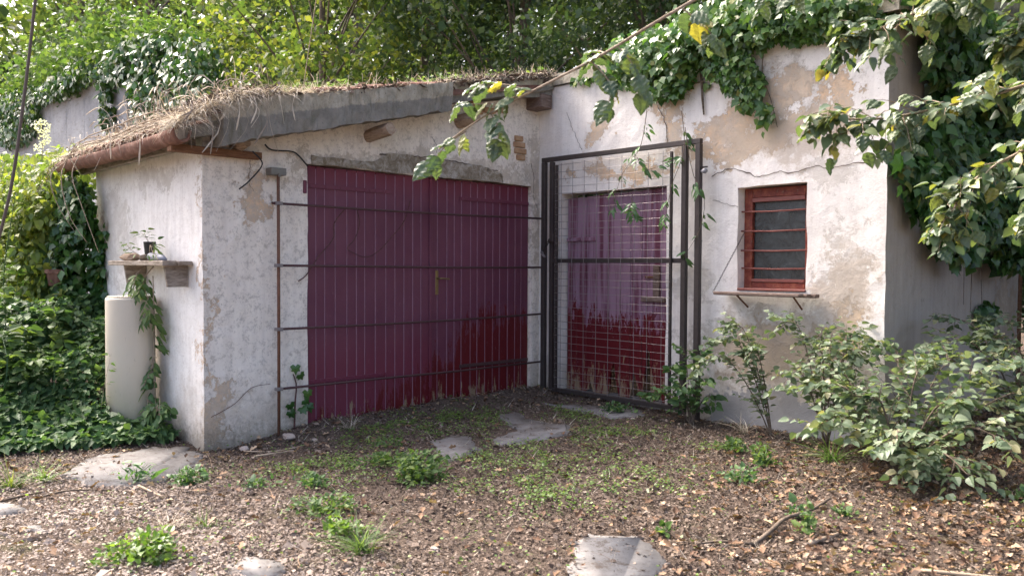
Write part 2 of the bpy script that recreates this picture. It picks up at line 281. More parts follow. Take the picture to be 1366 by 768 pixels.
class MB:
    def __init__(s): s.v = []; s.f = []
    def add(s, v, f): o = len(s.v); s.v += [tuple(q) for q in v]; s.f += [tuple(i + o for i in q) for q in f]; return s
    def box(s, a, b, ch=0.):
        (x0, y0, z0), (x1, y1, z1) = a, b
        if ch <= 0: return s.add([(x0, y0, z0), (x1, y0, z0), (x1, y1, z0), (x0, y1, z0), (x0, y0, z1), (x1, y0, z1), (x1, y1, z1), (x0, y1, z1)], [(0, 3, 2, 1), (4, 5, 6, 7), (0, 1, 5, 4), (1, 2, 6, 5), (2, 3, 7, 6), (3, 0, 4, 7)])
        bm = bmesh.new(); bmesh.ops.create_cube(bm, size=1)
        for v in bm.verts: v.co = Vector(((x0 + x1) / 2 + v.co.x * (x1 - x0), (y0 + y1) / 2 + v.co.y * (y1 - y0), (z0 + z1) / 2 + v.co.z * (z1 - z0)))
        bmesh.ops.bevel(bm, geom=bm.edges[:], offset=ch, segments=1, affect='EDGES'); bm.verts.index_update()
        s.add([v.co[:] for v in bm.verts], [tuple(v.index for v in f.verts) for f in bm.faces]); bm.free(); return s
    def tube(s, pts, r, n=8, r1=None, cap=True, jit=0.):
        pts = [Vector(p) for p in pts]; k = len(pts); vs = []; fs = []; up = Vector((.13, .21, .97)); 
        for i, p in enumerate(pts):
            d = (pts[min(i + 1, k - 1)] - pts[max(i - 1, 0)]).normalized()
            if abs(d.dot(up)) > .97: up = Vector((.97, .2, .1))
            a = d.cross(up).normalized(); b = d.cross(a)
            rr = r if r1 is None else r + (r1 - r) * i / (k - 1)
            if isinstance(r, (list, tuple)): rr = r[i]
            for j in range(n):
                t = 2 * math.pi * j / n; q = rr * (1 + (random.uniform(-jit, jit) if jit else 0)); vs.append(p + a * math.cos(t) * q + b * math.sin(t) * q)
        for i in range(k - 1):
            for j in range(n): fs.append((i * n + j, i * n + (j + 1) % n, (i + 1) * n + (j + 1) % n, (i + 1) * n + j))
        if cap: fs += [tuple(range(n - 1, -1, -1)), tuple((k - 1) * n + j for j in range(n))]
        return s.add(vs, fs)
    def prism(s, pts, off):
        n = len(pts); off = Vector(off); v = [Vector(p) for p in pts]; v += [p + off for p in v]
        return s.add(v, [tuple(range(n - 1, -1, -1)), tuple(range(n, 2 * n))] + [(i, (i + 1) % n, n + (i + 1) % n, n + i) for i in range(n)])
    def ob(s, name, mat, parent=None, smooth=False, kind=None):
        o = mesh(name, s.v, s.f, mat, parent, smooth, kind)
        bm = bmesh.new(); bm.from_mesh(o.data); bmesh.ops.recalc_face_normals(bm, faces=bm.faces); bm.to_mesh(o.data); bm.free(); return o
def part(name, a, b, mat, parent, ch=.003): return MB().box(a, b, ch).ob(name, mat, parent)
def nv(p, k=1.): return noise.noise_vector(Vector(p) * k)

# ------------------------------------------------------------ ground
def ss(a, b, x):
    t = np.clip((x - a) / (b - a), 0, 1); return t * t * (3 - 2 * t)
def vnoise(x, y, s, seed=0):
    x = np.asarray(x, float) * s + seed * 17.3; y = np.asarray(y, float) * s + seed * 9.1
    xi = np.floor(x); yi = np.floor(y); fx = x - xi; fy = y - yi; fx = fx * fx * (3 - 2 * fx); fy = fy * fy * (3 - 2 * fy)
    h = lambda a, b: np.modf(np.abs(np.sin(a * 127.1 + b * 311.7 + seed) * 43758.5453))[0]
    return (h(xi, yi) * (1 - fx) + h(xi + 1, yi) * fx) * (1 - fy) + (h(xi, yi + 1) * (1 - fx) + h(xi + 1, yi + 1) * fx) * fy
def gz(x, y):
    x = np.asarray(x, float); y = np.asarray(y, float)
    h = -.04 - .10 * np.exp(-((x - .3) ** 2 / 1.2 + (y + 3.95) ** 2 / .8)) + .04 * np.exp(-(x * x + y * y) / 2.5)
    h = h + .12 * ss(-.5, -1.2, x) * ss(-6, -3, y)
    h = h + .05 * np.exp(-((x - .12) ** 2 / .03)) * ss(-3.5, -2.8, y) * ss(.2, -.3, y)
    D = 1.
    for a, b, q in ((.28, -4.3, .62), (1.55, -2.45, .32), (1.4, -1.6, .5), (3.92, -3.45, .55), (1.06, -5.36, .2), (2.9, -4.7, .18), (1.3, -.42, .45)):
        D = D * (1 - np.exp(-(((x - a) ** 2 + (y - b) ** 2) / q ** 2) ** 1.5))
    h = h + D * (.035 * (vnoise(x, y, 2.2, 1) - .5) + .02 * (vnoise(x, y, 6, 2) - .5) + .012 * (vnoise(x, y, 17, 3) - .5))
    h = h + .05 * ss(3.2, 4.6, x) * ss(-3, -.5, y)
    return h + 4.9 * ss(.4, 2.5, y) * ss(-8.5, -10.5, x)
gx = np.concatenate([np.linspace(-160, -14, 20), np.linspace(-13, -3.2, 26), np.arange(-3, 7, .045), np.linspace(7.2, 14, 14), np.linspace(20, 160, 16)])
gy = np.concatenate([np.linspace(-160, -16, 14), np.linspace(-14, -7.2, 14), np.arange(-7, .4, .045), np.linspace(.6, 12, 24), np.linspace(16, 160, 16)])
GX, GY = np.meshgrid(gx, gy); GZ = gz(GX, GY); nx, ny = len(gx), len(gy)
idx = np.arange(nx * ny).reshape(ny, nx)
F = np.stack([idx[:-1, :-1], idx[:-1, 1:], idx[1:, 1:], idx[1:, :-1]], -1).reshape(-1, 4)
def npmesh(name, V, F, mat, parent=None, attr=None, kind=None, smooth=False):
    me = bpy.data.meshes.new(name); me.vertices.add(len(V)); me.vertices.foreach_set('co', np.ascontiguousarray(V, dtype=np.float32).ravel())
    k = F.shape[1]; me.loops.add(F.size); me.loops.foreach_set('vertex_index', np.ascontiguousarray(F, dtype=np.int32).ravel())
    me.polygons.add(len(F)); me.polygons.foreach_set('loop_start', np.arange(0, F.size, k, dtype=np.int32)); me.polygons.foreach_set('loop_total', np.full(len(F), k, dtype=np.int32))
    me.update(calc_edges=True); me.materials.append(mat)
    if smooth: me.polygons.foreach_set('use_smooth', np.ones(len(F), dtype=bool))
    if attr is not None: a = me.attributes.new('rnd', 'FLOAT', 'POINT'); a.data.foreach_set('value', attr.astype(np.float32))
    o = bpy.data.objects.new(name, me); col.objects.link(o); par(o, parent)
    if kind: o['kind'] = kind
    return o
npmesh('ground', np.stack([GX.ravel(), GY.ravel(), GZ.ravel()], -1), F, M['soil'], kind='structure', smooth=True)
def g(x, y): return float(gz(x, y))

# ------------------------------------------------------------ leaf templates (unit length along +Y, normal +Z)
def T(v, f): return np.array(v, float), np.array(f, int)
TQ = T([(0, 0, 0), (.32, .45, .06), (0, 1, -.08), (-.32, .45, .06)], [(0, 1, 2, 3)])
def ovate(wd, fold=.12, droop=.18, tip=1.0):
    ys = [0, .18, .45, .75]; ws = [.35, .9, 1.0, .6]; v = [(0, 0, 0)]
    for y, q in zip(ys[1:], ws[1:]): v += [(-wd * q, y - .03, fold * q - droop * y * y), (0, y, -droop * y * y), (wd * q, y - .03, fold * q - droop * y * y)]
    v.append((0, tip, -droop)); f = [(0, 2, 1, 1), (0, 3, 2, 2)]
    f = [(0, 2, 1), (0, 3, 2), (1, 2, 5), (1, 5, 4), (2, 3, 6), (2, 6, 5), (4, 5, 8), (4, 8, 7), (5, 6, 9), (5, 9, 8), (7, 8, 10), (8, 9, 10)]
    return T(v, f)
def crinkle(wd, nseg=7, droop=.3):
    """broad toothed leaf: midrib, ruffled blade, saw-edged rim"""
    v = [(0, 0, 0)]; f = []; prev = None
    for i in range(1, nseg + 1):
        t = i / (nseg + 1); wq = wd * (math.sin(math.pi * t ** .75) ** .8) * (1.06 if i % 2 else .93); z = -droop * t * t; rz = .05 * (1 if i % 2 else -1)
        v += [(-wq, t - .05, z + .06 * wq / wd + rz * .6 - .10 * (wq / wd) ** 2), (-wq * .5, t - .02, z + .05 - rz * .5), (0, t, z), (wq * .5, t - .02, z + .05 + rz * .5), (wq, t - .05, z + .06 * wq / wd - rz * .6 - .10 * (wq / wd) ** 2)]
        b = 1 + 5 * (i - 1)
        if i == 1: f += [(0, b + 1, b), (0, b + 2, b + 1), (0, b + 3, b + 2), (0, b + 4, b + 3)]
        else:
            for j in range(4): f += [(b - 5 + j, b - 4 + j, b + j + 1), (b - 5 + j, b + j + 1, b + j)]
    v.append((.02, 1, -droop)); k = len(v) - 1; b = k - 5
    f += [(b + j, b + j + 1, k) for j in range(4)]
    return T(v, f)
T_OV = ovate(.36); T_HZ = crinkle(.40); T_LAN = ovate(.17, .05, .35)
def ivyt():
    a = [(0, .12), (-.22, -.08), (-.5, .12), (-.36, .38), (-.42, .62), (-.18, .62), (0, 1.0), (.18, .62), (.42, .62), (.36, .38), (.5, .12), (.22, -.08)]
    v = [(0, .35, .06)] + [(x, y, -.10 * abs(x) - .08 * y * y) for x, y in a]; n = len(a)
    return T(v, [(0, 1 + i, 1 + (i + 1) % n) for i in range(n)])
T_IVY = ivyt()
T_IVYQ = T([(0, 0, 0), (.45, .3, -.05), (.25, .6, 0), (0, 1, -.1), (-.25, .6, 0), (-.45, .3, -.05)], [(0, 1, 2), (0, 2, 3), (0, 3, 4), (0, 4, 5)])
T_OAK = T([(0, 0, 0), (.16, .2, .10), (.34, .45, .16), (.14, .6, .05), (.24, .82, .12), (0, 1, .0), (-.22, .8, .13), (-.13, .58, .05), (-.32, .42, .2), (-.15, .18, .1), (0, .5, -.03)],
           [(10, i, (i + 1) % 10) for i in range(10)])
def blade(nseg=3, w=.03, bend=.5):
    v = []; f = []
    for i in range(nseg + 1):
        t = i / nseg; z = -bend * t * t; v += [(-w * (1 - t * .9), t, z), (w * (1 - t * .9), t, z)]
    for i in range(nseg): f.append((2 * i, 2 * i + 1, 2 * i + 3, 2 * i + 2))
    return T(v, f)
T_BL = blade(); T_BLS = blade(2, .02, .15)

def frames(d, nrm):
    """rotation matrices with Y = d (leaf direction) and Z close to nrm"""
    d = d / (np.linalg.norm(d, axis=1, keepdims=True) + 1e-9)
    x = np.cross(d, nrm); x /= (np.linalg.norm(x, axis=1, keepdims=True) + 1e-9); z = np.cross(x, d)
    return np.stack([x, d, z], -1)
def rd(n, zs=1.): v = RN.normal(size=(n, 3)); v[:, 2] *= zs; return v / np.linalg.norm(v, axis=1, keepdims=True)
def leaves(name, P, R, S, tm, mat, parent=None, kind='stuff'):
    if len(P) == 0: return None
    tv, tf = tm; V = np.einsum('nij,kj->nki', R, tv) * np.asarray(S).reshape(-1, 1, 1) + P[:, None, :]
    Fs = (tf[None] + (np.arange(len(P)) * len(tv))[:, None, None]).reshape(-1, tf.shape[1])
    return npmesh(name, V.reshape(-1, 3), Fs, mat, parent, np.repeat(RN.random(len(P)), len(tv)), kind)
TM = {}
def foliage(parent, P, R, S, tm, mat, K=0, far=None, name='foliage', single='leaf'):
    """the K leaves that show largest become single parts sharing one mesh, the rest one part"""
    P = np.asarray(P); S = np.broadcast_to(np.asarray(S, float), (len(P),)).copy()
    if K:
        q = P - np.array(CAM); z = q @ np.array(FW); u = q @ np.array(RT) / z; v = q @ np.array(UP) / z
        ok = (z > .3) & (np.abs(u) < .64) & (np.abs(v) < .37); sz = np.where(ok, S / z, 0); order = np.argsort(-sz)
        near = order[:K][sz[order[:K]] > 0]; rest = np.ones(len(P), bool); rest[near] = False
        key = (id(tm), mat.name)
        if key not in TM:
            me = bpy.data.meshes.new('leaf'); me.from_pydata([tuple(v) for v in tm[0]], [], [tuple(int(i) for i in f) for f in tm[1]]); me.materials.append(mat); TM[key] = me
        for i in near:
            o = bpy.data.objects.new(single, TM[key]); col.objects.link(o); r = R[i] * S[i]
            o.matrix_basis = Matrix(((r[0, 0], r[0, 1], r[0, 2], P[i, 0]), (r[1, 0], r[1, 1], r[1, 2], P[i, 1]), (r[2, 0], r[2, 1], r[2, 2], P[i, 2]), (0, 0, 0, 1))); par(o, parent)
        P, R, S = P[rest], R[rest], S[rest]
    return leaves(name, P, R, S, far or tm, mat, parent)

def curve(pts, n):
    """smooth polyline through pts"""
    pts = [Vector(p) for p in pts]; out = []
    if len(pts) == 2: return [pts[0].lerp(pts[1], i / (n - 1)) for i in range(n)]
    k = len(pts) - 1
    for i in range(n):
        t = i / (n - 1) * k; a = min(int(t), k - 1); f = t - a
        p0, p1, p2, p3 = pts[max(a - 1, 0)], pts[a], pts[a + 1], pts[min(a + 2, k)]
        out.append(.5 * ((2 * p1) + (p2 - p0) * f + (2 * p0 - 5 * p1 + 4 * p2 - p3) * f * f + (3 * p1 - p0 - 3 * p2 + p3) * f ** 3))
    return out

def spray(parent, stems, r0, twigs, tl, leaf, tm, mat, bark, K=0, droop=.3, per=7, flat=.6, start=.15, stemname='branch', lsc=.35, face=None, far=None):
    """stems: polylines; twigs shoot from each stem, leaves alternate along twig and stem tip"""
    mb = MB(); P = []; D = []; Nn = []; S = []
    for st in stems:
        c = curve(st, 14); rr = r0 if not isinstance(r0, (list, tuple)) else r0[stems.index(st)]
        MBs = MB(); MBs.tube(c, rr, 6, rr * .25); MBs.ob(stemname, bark, parent, True)
        L = (c[-1] - c[0]).length
        for k in range(twigs):
            t = start + (1 - start) * (k + random.random()) / twigs; a = min(int(t * 13), 12); p = c[a].lerp(c[a + 1], t * 13 - a)
            d = (c[a + 1] - c[a]).normalized(); sd_ = d.cross(Vector((0, 0, 1)) + nv(p * 9) * .8).normalized() * random.choice((-1, 1))
            tw = (d * .8 + sd_ * random.uniform(.5, 1.2) + Vector((0, 0, random.uniform(-droop, flat)))).normalized(); ln = tl * random.uniform(.5, 1.2) * (1.1 - .5 * t)
            q = [p, p + tw * ln * .5 + Vector((0, 0, -.02 * ln)), p + tw * ln + Vector((0, 0, -droop * ln * .5))]
            mb.tube(curve(q, 4), rr * .28, 4, rr * .08, cap=False)
            for j in range(per):
                u = (j + .6) / per; pp = q[0].lerp(q[2], u) if u > .5 else q[0].lerp(q[1], u * 2)
                sgn = 1 if j % 2 else -1; side = tw.cross(Vector((0, 0, 1))).normalized() * sgn
                dd = (tw * .7 + side * random.uniform(.6, 1.1) + Vector((0, 0, random.uniform(-.5, .15) - droop * .5))).normalized()
                P.append(pp + dd * .01); D.append(dd); nn = Vector((0, 0, 1)) + Vector([random.gauss(0, .55) for _ in range(3)])
                if face is not None: nn = nn * .5 + Vector(face)
                Nn.append(nn); S.append(leaf * random.uniform(1 - lsc, 1 + lsc))
    mb.ob('twigs', bark, parent, kind='stuff')
    P = np.array([p[:] for p in P]); R = frames(np.array([d[:] for d in D]), np.array([n[:] for n in Nn]))
    foliage(parent, P, R, np.array(S), tm, mat, K, far)

# ------------------------------------------------------------ the outbuilding
SH = thing('outbuilding', 'old whitewashed outbuilding with purple plank doors, a small barred window and a low overgrown roof', 'outbuilding', (0, 0, 0))
YC, XD = -3.742, 3.746
def wall(name, p, origin, du, us, vs, openings, top, inward, depth, mat, amp=.012):
    """surface in the plane origin + u*du + z; cells in openings are left out and get reveals going inward"""
    origin = Vector(origin); du = Vector(du); inward = Vector(inward); mb = MB()
    def cuts(a, b, ex, st=.09):
        xs = sorted(set([a, b] + [e for e in ex if a < e < b])); out = []
        for q, r in zip(xs, xs[1:]):
            n = max(1, round((r - q) / st)); out += [q + (r - q) * i / n for i in range(n)]
        return out + [b]
    U = cuts(us[0], us[1], [o[0] for o in openings] + [o[1] for o in openings]); V = cuts(vs[0], vs[1], [o[2] for o in openings] + [o[3] for o in openings])
    def pt(u, v, d=0.):
        q = origin + du * u; q.z = min(v, top(u)); q += nv(q, 2.3) * amp + nv(q, 9.) * amp * .45; return q + inward * d
    def hole(i, j):
        if i < 0 or j < 0 or i >= len(U) - 1 or j >= len(V) - 1: return True
        cu, cv = (U[i] + U[i + 1]) / 2, (V[j] + V[j + 1]) / 2; return any(o[0] < cu < o[1] and o[2] < cv < o[3] for o in openings)
    for i in range(len(U) - 1):
        for j in range(len(V) - 1):
            if hole(i, j): continue
            if V[j] >= top((U[i] + U[i + 1]) / 2) - 1e-4: continue
            a, b, c, d = (U[i], V[j]), (U[i + 1], V[j]), (U[i + 1], V[j + 1]), (U[i], V[j + 1])
            mb.add([pt(*a), pt(*b), pt(*c), pt(*d)], [(0, 1, 2, 3)])
            for (k, l, e, f) in ((i - 1, j, a, d), (i + 1, j, b, c), (i, j - 1, a, b), (i, j + 1, d, c)):
                if hole(k, l) and 0 <= k < len(U) - 1 and 0 <= l < len(V) - 1: mb.add([pt(*e), pt(*f), pt(*f, depth), pt(*e, depth)], [(0, 1, 2, 3)])
    o = mesh(name, mb.v, mb.f, mat, p)
    bm = bmesh.new(); bm.from_mesh(o.data); bmesh.ops.remove_doubles(bm, verts=bm.verts, dist=.0005); bmesh.ops.recalc_face_normals(bm, faces=bm.faces); bm.to_mesh(o.data); bm.free()
    return o
roofz = lambda y: 2.62 + .205 * (y + 3.55)
wa = wall('wall', SH, (0, 0, 0), (0, 1, 0), (YC, 0.), (-.5, 3.4), [(-2.825, -.12, -.5, 2.21)], lambda u: roofz(u) - .16, (-1, 0, 0), .24, M['wallA'])
wa['label'] = 'garage side wall, stained cream plaster round the double doors'
wc = wall('wall', SH, (0, YC, 0), (1, 0, 0), (-2.6, 0.), (-.5, 2.36), [], lambda u: 2.36, (0, 1, 0), .24, M['wallC'])
wc['label'] = 'whitewashed end wall behind the shelf'
wb = wall('wall', SH, (0, 0, 0), (1, 0, 0), (0., XD), (-.5, 3.3), [(.33, 1.70, -.5, 2.11), (2.455, 3.10, 1.14, 2.045)], lambda u: 3.26, (0, 1, 0), .26, M['wallB'])
wb['label'] = 'front wall with peeling ochre and white plaster'
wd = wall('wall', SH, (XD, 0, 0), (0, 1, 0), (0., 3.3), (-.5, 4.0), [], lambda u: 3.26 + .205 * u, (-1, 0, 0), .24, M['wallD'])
wd['label'] = 'shaded grey side wall under the ivy'
MB().box((-2.6, YC + .25, -.5), (-2.36, 3.3, 2.3)).box((-2.35, 3.06, -.5), (XD - .25, 3.3, 2.3)).ob('wall', M['wallD'], SH)['label'] = 'rear walls'
# roof deck and rake beam
MB().add([(-2.8, -3.96, 2.285), (.22, -3.96, 2.285), (.22, .02, 3.24), (-2.8, .02, 3.24), (-2.8, -3.96, 2.375), (.22, -3.96, 2.375), (.22, .02, 3.37), (-2.8, .02, 3.37)],
         [(0, 3, 2, 1), (4, 5, 6, 7), (0, 1, 5, 4), (1, 2, 6, 5), (2, 3, 7, 6), (3, 0, 4, 7)]).add(
         [(-2.8, .021, 3.265), (3.85, -.10, 3.265), (3.85, 3.4, 3.93), (-2.8, 3.4, 3.93), (-2.8, .021, 3.39), (3.85, -.10, 3.37), (3.85, 3.4, 4.06), (-2.8, 3.4, 4.06)],
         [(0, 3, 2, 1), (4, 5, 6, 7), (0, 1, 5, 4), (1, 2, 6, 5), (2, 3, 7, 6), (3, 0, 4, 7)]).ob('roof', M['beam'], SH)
def roughbox(pts, x0, x1, n, amp):
    """bar running along y between section tops and bottoms: pts = [(y, zlow, zhigh)]"""
    mb = MB(); ys = [pts[0][0] + (pts[-1][0] - pts[0][0]) * i / n for i in range(n + 1)]
    rows = []
    for y in ys:
        for a, b in zip(pts, pts[1:]):
            if a[0] - 1e-6 <= y <= b[0] + 1e-6: t = (y - a[0]) / (b[0] - a[0]); lo = a[1] + (b[1] - a[1]) * t; hi = a[2] + (b[2] - a[2]) * t; break
        ring = []
        for x, z in ((x0, lo), (x1, lo), (x1, lo + (hi - lo) * .33), (x1, lo + (hi - lo) * .66), (x1, hi), (x0, hi)):
            q = Vector((x, y, z)); ring.append(q + nv(q, 5) * amp + nv(q, 17) * amp * .6 + nv(q, 41) * amp * .25)
        rows.append(ring)
    v = [q for r in rows for q in r]; k = 6
    f = [(i * k + j, i * k + (j + 1) % k, (i + 1) * k + (j + 1) % k, (i + 1) * k + j) for i in range(n) for j in range(k)] + [tuple(range(k)), tuple(n * k + j for j in range(k))]
    return mb.add(v, f)
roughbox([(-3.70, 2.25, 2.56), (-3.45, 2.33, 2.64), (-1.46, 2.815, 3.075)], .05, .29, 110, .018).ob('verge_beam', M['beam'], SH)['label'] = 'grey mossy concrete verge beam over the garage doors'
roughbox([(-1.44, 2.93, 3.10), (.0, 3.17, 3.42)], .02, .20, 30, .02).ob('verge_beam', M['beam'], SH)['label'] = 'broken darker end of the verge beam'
# log ends that carry the verge
for (y, z, r, x1) in ((-3.47, 2.30, .05, .16), (-2.19, 2.535, .062, .30), (-1.12, 2.80, .07, .22)):
    MB().tube([(-.1, y - .02, z - .03), (.1, y, z), (x1, y + .02, z + .02)], r, 10, r * .9, jit=.12).ob('rafter_end', M['log'], SH)
MB().box((-.05, -.20, 3.02), (.22, -.03, 3.17), .01).ob('rafter_end', M['ledge'], SH)['label'] = 'squared dark rafter end in the inner corner'
part('wall_plate', (.015, -4.02, 2.20), (.10, -3.29, 2.255), M['brownwood'], SH)['label'] = 'orange brown board end under the verge'
part('fascia', (-2.75, -3.86, 2.25), (.02, -3.80, 2.34), M['oldwood'], SH)
# terracotta gutter (half round trough)
gm = MB(); ns = 61; rows = []
for i in range(ns + 1):
    x = -2.80 + 3.06 * i / ns; ring = []; gw = 1.05 - .16 * ((x * 1.0 + 3) % 1.0)
    for j in range(11):
        t = math.pi * (1 + j / 10) + .0; ring.append((x, -4.0 + math.cos(t) * .070 * gw, 2.335 + math.sin(t) * .098 * gw + .008 * math.sin(x * 2)))
    for j in range(11):
        t = math.pi * (2 - j / 10); ring.append((x, -4.0 + math.cos(t) * .060 * gw, 2.342 + math.sin(t) * .088 * gw + .008 * math.sin(x * 2)))
    rows.append(ring)
k = 22; gm.add([p for r in rows for p in r], [(i * k + j, i * k + (j + 1) % k, (i + 1) * k + (j + 1) % k, (i + 1) * k + j) for i in range(ns) for j in range(k)] + [tuple(range(k)), tuple(ns * k + j for j in range(k))])
gm.ob('gutter', M['terra'], SH, True)['label'] = 'red brown gutter above the end wall'
# barrel tiles along the verge, mostly buried
def tile(y0, y1, x, z0, z1, r=.075, x1=None):
    mb = MB(); a = []; b = []
    for (y, z, q) in ((y0, z0, r), (y1, z1, r * .85)):
        for rr in (q, q - .014):
            for j in range(9):
                t = math.pi * j / 8; b.append((x + math.cos(t) * rr, y, z + math.sin(t) * rr))
    f = []
    for j in range(8): f += [(j, j + 1, 18 + j + 1, 18 + j), (9 + j, 9 + j + 1, 27 + j + 1, 27 + j), (j, j + 1, 9 + j + 1, 9 + j), (18 + j, 18 + j + 1, 27 + j + 1, 27 + j)]
    f += [(0, 9, 27, 18), (8, 17, 35, 26)]
    return mb.add(b, f).ob('roof_tile', M['terra'], SH)
for i in range(8):
    y = -3.75 + i * .44; tile(y, y + .46, .17, roofz(y) - .03 + (.03 if i in (2, 3, 4) else -.06), roofz(y + .46) - .03 + (.02 if i in (2, 3, 4) else -.06))
for i in range(7):
    y = -3.78 + i * .44; tile(y, y + .46, -.03, roofz(y) - .03, roofz(y + .46) - .045)
for i in range(11):
    x = -2.7 + i * .25; tile(-4.02, -3.55, x, 2.345, 2.47)
# rough exposed lintel over the garage doors
lm = N('raw_lintel_mortar', .95, .1); ln_ = lm.noise(11, 7, .8, dist=.8); lc = lm.ramp(ln_, [(.34, (.20, .16, .115)), (.48, (.40, .34, .26)), (.58, (.60, .55, .48)), (.7, (.72, .68, .62))]); lm.bump(lm.math('ADD', ln_, lm.noise(45, 5, .8)), 1., .03); M['lintel'] = lm.done(lc)
lt = []
for i in range(15):
    y = -2.80 + i * 2.25 / 14; hi = 2.285 if y < -2.15 else 2.395 - .028 * (y + 2.1); lt.append((y, 2.212, hi - .05 * max(0, (y + .85)) * 3 + .018 * noise.noise(Vector((y * 4, 0, 0)))))
roughbox(lt, -.05, .016, 110, .012).ob('lintel', M['lintel'], SH)
# bricks laid bare in the wall
for (y0, z0, n, seed) in ((-.40, 2.475, 4, 1), (-.74, 2.57, 1, 2)):
    for i in range(n):
        yy = y0 + .015 * (i % 2); zz = z0 + i * .066
        wdt = .17 if n > 1 else .13
        a = MB().box((-.02, yy + (.05 if i == 0 else 0), zz), (.019 + .004 * (i % 2), yy + wdt - (.05 if i == 3 else 0), zz + .055), .006); a.ob('brick', M['brick'], wa)
for i, (y, z) in enumerate(((-1.02, 2.88), (-.84, 2.91), (-.66, 2.94), (-1.0, 2.945))):
    MB().box((-.02, y, z), (.05 - .008 * i, y + .16, z + .055), .006).ob('brick', M['brick'], wa)
# cracks: thin jagged ribbons lying in the plaster
def crack(pts, parent, ax, w_=.006, n=40):
    c = curve([Vector(p) for p in pts], n); mb = MB(); vs = []
    for i, p in enumerate(c):
        ww = w_ * (.35 + .65 * abs(noise.noise(p * 8))) * (1 if 0 < i < n - 1 else .1); q = p + nv(p, 30) * .012
        if ax == 'X': base = Vector((q.x, 0, q.z)); o_ = nv(base, 2.3) * .012 + nv(base, 9.) * .0054; y = o_.y - .007; vs += [(q.x, y, q.z - ww), (q.x, y, q.z + ww)] if abs(c[0].x - c[-1].x) > abs(c[0].z - c[-1].z) else [(q.x - ww, y, q.z), (q.x + ww, y, q.z)]
        else: base = Vector((0, q.y, q.z)); o_ = nv(base, 2.3) * .012 + nv(base, 9.) * .0054; x = o_.x + .007; vs += [(x, q.y, q.z - ww), (x, q.y, q.z + ww)] if abs(c[0].y - c[-1].y) > abs(c[0].z - c[-1].z) else [(x, q.y - ww, q.z), (x, q.y + ww, q.z)]
    mb.add(vs, [(2 * i, 2 * i + 1, 2 * i + 3, 2 * i + 2) for i in range(n - 1)]); return mb.ob('crack', M['crack'], parent)
crack([(2.19, 0, 2.16), (2.38, 0, 2.21), (2.57, 0, 2.16), (2.65, 0, 2.12), (2.85, 0, 2.155), (2.95, 0, 2.13), (3.15, 0, 2.17), (3.31, 0, 2.14), (3.43, 0, 2.16), (3.68, 0, 2.18)], wb, 'X', .0065, 70)
crack([(.41, 0, 2.97), (.46, 0, 2.84), (.55, 0, 2.68), (.62, 0, 2.55)], wb, 'X', .006)
crack([(1.50, 0, 3.05), (1.6, 0, 2.85), (1.68, 0, 2.7), (1.70, 0, 2.5)], wb, 'X', .006)
crack([(0, -.13, 2.46), (0, -.09, 2.3), (0, -.1, 2.1), (0, -.06, 2.0), (0, -.02, 1.94)], wa, 'Y', .006)
crack([(0, -1.5, 2.6), (0, -1.42, 2.5), (0, -1.44, 2.44)], wa, 'Y', .005)
crack([(2.2, 0, 1.95), (2.35, 0, 1.9), (2.455, 0, 1.88)], wb, 'X', .004)
crack([(0, -3.34, 2.2), (0, -3.36, 2.02), (0, -3.32, 1.95)], wa, 'Y', .004)
crack([(0, -2.1, 2.365), (0, -1.4, 2.385), (0, -.62, 2.33)], wa, 'Y', .012, 60)  # crack on the lintel top, its broad dark ribbon also painting the edge shadow

# ------------------------------------------------------------ plank doors
def edges(a, b, n):
    rr_ = random.Random(int(abs(a) * 1000) + n); w_ = [1 + rr_.uniform(-.16, .16) for _ in range(n)]; t_ = sum(w_); out = [a]
    for q in w_: out.append(out[-1] + (b - a) * q / t_)
    return out
def planks(parent, ax, a, b, n, face, z0, z1, mat, thick=.028, notch={}, dirn=1, gap=.006, bead=True, tilt=None):
    E_ = edges(a, b, n)
    for i in range(n):
        u0 = E_[i] + gap / 2; u1 = E_[i + 1] - gap / 2; ch = .005
        zt = z1(u0) if callable(z1) else z1; zb = z0 + random.uniform(-.008, .012)
        f = face + random.uniform(-.0015, .0015)
        bot = [(u0, zb), (u1, zb)]
        if i in notch: bot = [(u0, zb)] + [(u0 + (u1 - u0) * p, zb + q) for p, q in notch[i]] + [(u1, zb)]
        ring = bot + [(u1, zt + random.uniform(-.004, .004)), (u0, zt + random.uniform(-.004, .004))]; m = len(ring)
        back = f - dirn * thick
        def pt(u, z, d): return (d, u, z) if ax == 'Y' else (u, d, z)
        cu = (u0 + u1) / 2
        V = [pt(u, z, back) for u, z in ring] + [pt(u, z, f - dirn * ch) for u, z in ring] + [pt(u + (ch if u < cu - .4 * (u1 - u0) else -ch if u > cu + .4 * (u1 - u0) else 0), z, f) for u, z in ring]
        Fc = [tuple(range(m)), tuple(2 * m + j for j in range(m))]
        for k_ in (0, 1):
            for j in range(m): Fc.append((k_ * m + j, k_ * m + (j + 1) % m, (k_ + 1) * m + (j + 1) % m, (k_ + 1) * m + j))
        MB().add(V, Fc).ob('plank', mat, parent)
DB = M['bead']
def beads(parent, ax, a, b, n, face, z0, z1, dirn):
    mb = MB(); E_ = edges(a, b, n)
    for i in range(1, n):
        u = E_[i]; d0, d1 = sorted((face - dirn * .004, face - dirn * .02)); p, q = u - .0029, u + .0029
        if ax == 'Y': mb.box((d0, p, z0), (d1, q, z1))
        else: mb.box((p, d0, z0), (q, d1, z1))
    return mb.ob('groove_strips', DB, parent, kind='stuff')
gl = mesh('door_leaf', *(lambda m: (m.v, m.f))(MB().box((-.10, -2.80, .02), (-.062, -1.49, 2.15))), M['brownwood'], SH); gl['label'] = 'left leaf of the purple plank garage door'
